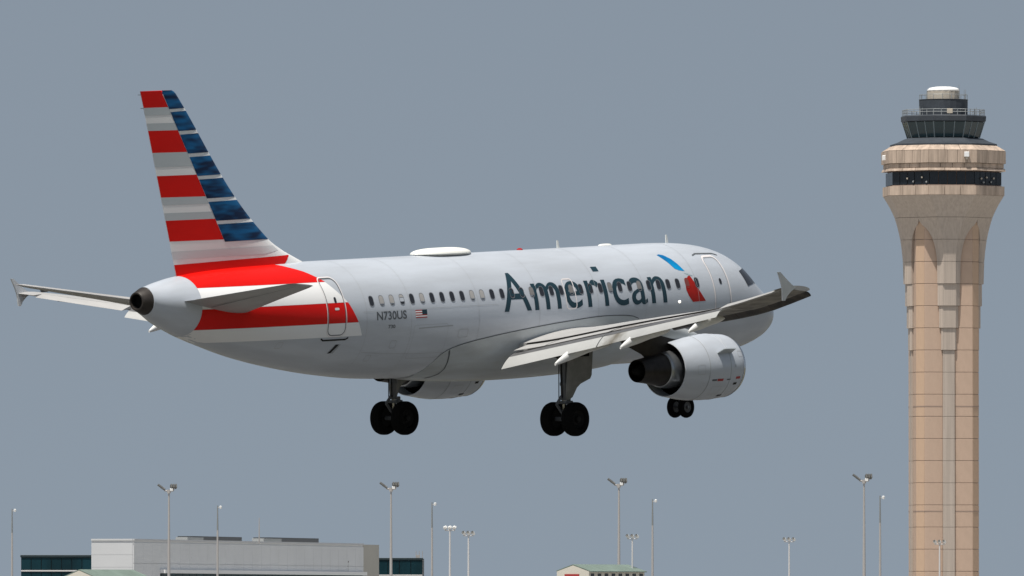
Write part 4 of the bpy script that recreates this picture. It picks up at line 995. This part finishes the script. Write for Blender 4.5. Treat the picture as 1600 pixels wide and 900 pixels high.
# ==================================================================================== MASTS
def dshape(parts, name, m, parent): return link(name, joinm(parts), m, parent)
def highmast(x, ytop, H, label):
    d = (H - CAMZ) * FPX / (955 - ytop); X = PT(x, d)[0]; k = d / FPX
    g = empty('floodlight_mast', (X, d, 0), label, 'light mast', 'tall twin-headed floodlight masts')
    link('pole', tube((0, 0, 0), (0, 0, H - 6 * k), 0.26, 0.11, n=14), 'mast', g, True)
    link('base_collar', tube((0, 0, 0), (0, 0, 0.8), 0.6, 0.5, n=14), 'mast', g)
    link('head_frame', joinm([tube((-7 * k, 0, H - 8 * k), (7 * k, 0, H - 8 * k), 0.10, n=8), tube((0, 0, H - 12 * k), (0, 0, H - 6 * k), 0.26, n=10), tube((7 * k, 0, H - 8 * k), (8 * k, 0, H - 3 * k), 0.09, n=8), tube((-6 * k, 0, H - 8 * k), (-8 * k, 0, H - 3 * k), 0.09, n=8)]), 'mast', g)
    me = joinm([box_me(-0.55 + dx, 0.55 + dx, -0.12, 0.22, -0.32, 0.32, 0.05) for dx in (0,)]) 
    for i, (dx, dz, ry) in enumerate(((-14, -0.5, 35), (-9.5, -4.0, 35))):
        o = link('lamp_head', box_me(-0.36, 0.36, -0.4, 0.4, -0.10, 0.10, 0.03), 'flood', g); o.location = (dx * k, 0, H + dz * k); o.rotation_euler = (R(10), R(ry), 0)
    for i in range(3):
        o = link('lamp_head', box_me(-0.11, 0.11, -0.3, 0.3, -0.28, 0.28, 0.03), 'flood', g); o.location = ((3.6 + 3.6 * i) * k, 0, H - 1.2 * k); o.rotation_euler = (R(-25), 0, R(15))
    o = link('ballast_box', box_me(-0.2, 0.2, -0.3, 0.1, -0.2, 0.2, 0.03), 'floodw', g); o.location = (4.0 * k, 0, H - 6 * k)
    return g
for x, y, l in ((264, 759, 'twin-headed floodlight mast rising in front of the pale terminal'), (611, 756, 'twin-headed floodlight mast at the right end of the pale terminal'),
                (967, 750, 'twin-headed floodlight mast rising beside the red-signed gabled building'), (1350, 743.5, 'twin-headed floodlight mast just left of the control tower')):
    highmast(x, y, 20.0, l)
def rod(x, ytop, H, label):
    d = (H - CAMZ) * FPX / (955 - ytop); X = PT(x, d)[0]
    g = empty('slim_mast', (X, d, 0), label, 'mast', 'slim masts with dark tops')
    link('pole', tube((0, 0, 0), (0, 0, H * 0.80), 0.19, 0.12, n=12), 'mast', g, True)
    link('mast_top', tube((0, 0, H * 0.80), (0, 0, H), 0.12, 0.07, n=12), 'masttop', g, True)
    link('top_lamp', revolve([(H - 0.45, 0.0), (H - 0.4, 0.16), (H - 0.1, 0.2), (H, 0.0)], 12, 'z', (0.42, -0.05, 0)), 'floodw', g, True)
    link('lamp_arm', tube((0, 0, H - 0.3), (0.42, -0.05, H - 0.3), 0.05, n=6), 'mast', g)
    return g
for x, y, l in ((19, 795, 'slim mast standing alone at the left edge, left of the teal glass block'), (340, 790, 'slim mast in front of the pale terminal near a dark roof unit'), (675, 785, 'slim mast just right of the right-hand teal glass block'),
                (1019.5, 780, 'slim mast at the right end of the red-signed gabled building'), (1375, 774.5, 'slim mast nearest the control tower, on its left')):
    rod(x, y, 17.0, l)
def triple(x, ytop, H, label, turned, n=3):
    d = (H - CAMZ) * FPX / (955 - ytop); X = PT(x, d)[0]; k = d / FPX
    g = empty('floodlight_pole', (X, d, 0), label, 'light pole', 'short floodlight poles with lamps in a row')
    link('pole', tube((0, 0, 0), (0, 0, H - 0.7), 0.15, 0.09, n=12), 'mast_p', g, True)
    link('crossbar', tube((-8 * k, 0, H - 0.62), (8 * k, 0, H - 0.62), 0.06, n=8), 'mast_p', g)
    for i in range(n):
        xx = (i - (n - 1) / 2) * 7.2 * k
        o = link('lamp_head', revolve([(-0.30, 0.0), (-0.30, 0.12), (-0.1, 0.19), (0.12, 0.21), (0.20, 0.20)], 16, 'y'), 'floodw', g, True); o.location = (xx, 0, H - 0.3)
        o2 = link('lamp_glass', revolve([(0.12, 0.0), (0.17, 0.19)], 16, 'y'), 'flood' if turned else 'floodw', g, True); o2.location = (xx, 0, H - 0.3)
        rz = R(180 - 35) if turned else R(20)
        for q in (o, o2): q.rotation_euler = (R(25) if turned else R(-15), 0, rz)
        link('lamp_bracket', tube((xx, 0, H - 0.62), (xx, 0, H - 0.35), 0.05, n=6), 'mast_p', g)
    return g
triple(703, 820, 12.0, 'short pole with three white lamps in a row, right of the teal glass block', False)
triple(732, 829, 12.0, 'short pole with dark-faced lamps beside the three-lamp white pole', True)
triple(988, 834, 12.0, 'short pole with dark-faced lamps behind the red-signed gabled building', True)
triple(1233, 839, 12.0, 'short lamp pole standing alone between the gabled building and the tower', True)
triple(1468, 843, 12.0, 'short pole with three lamps in front of the control tower shaft', True)
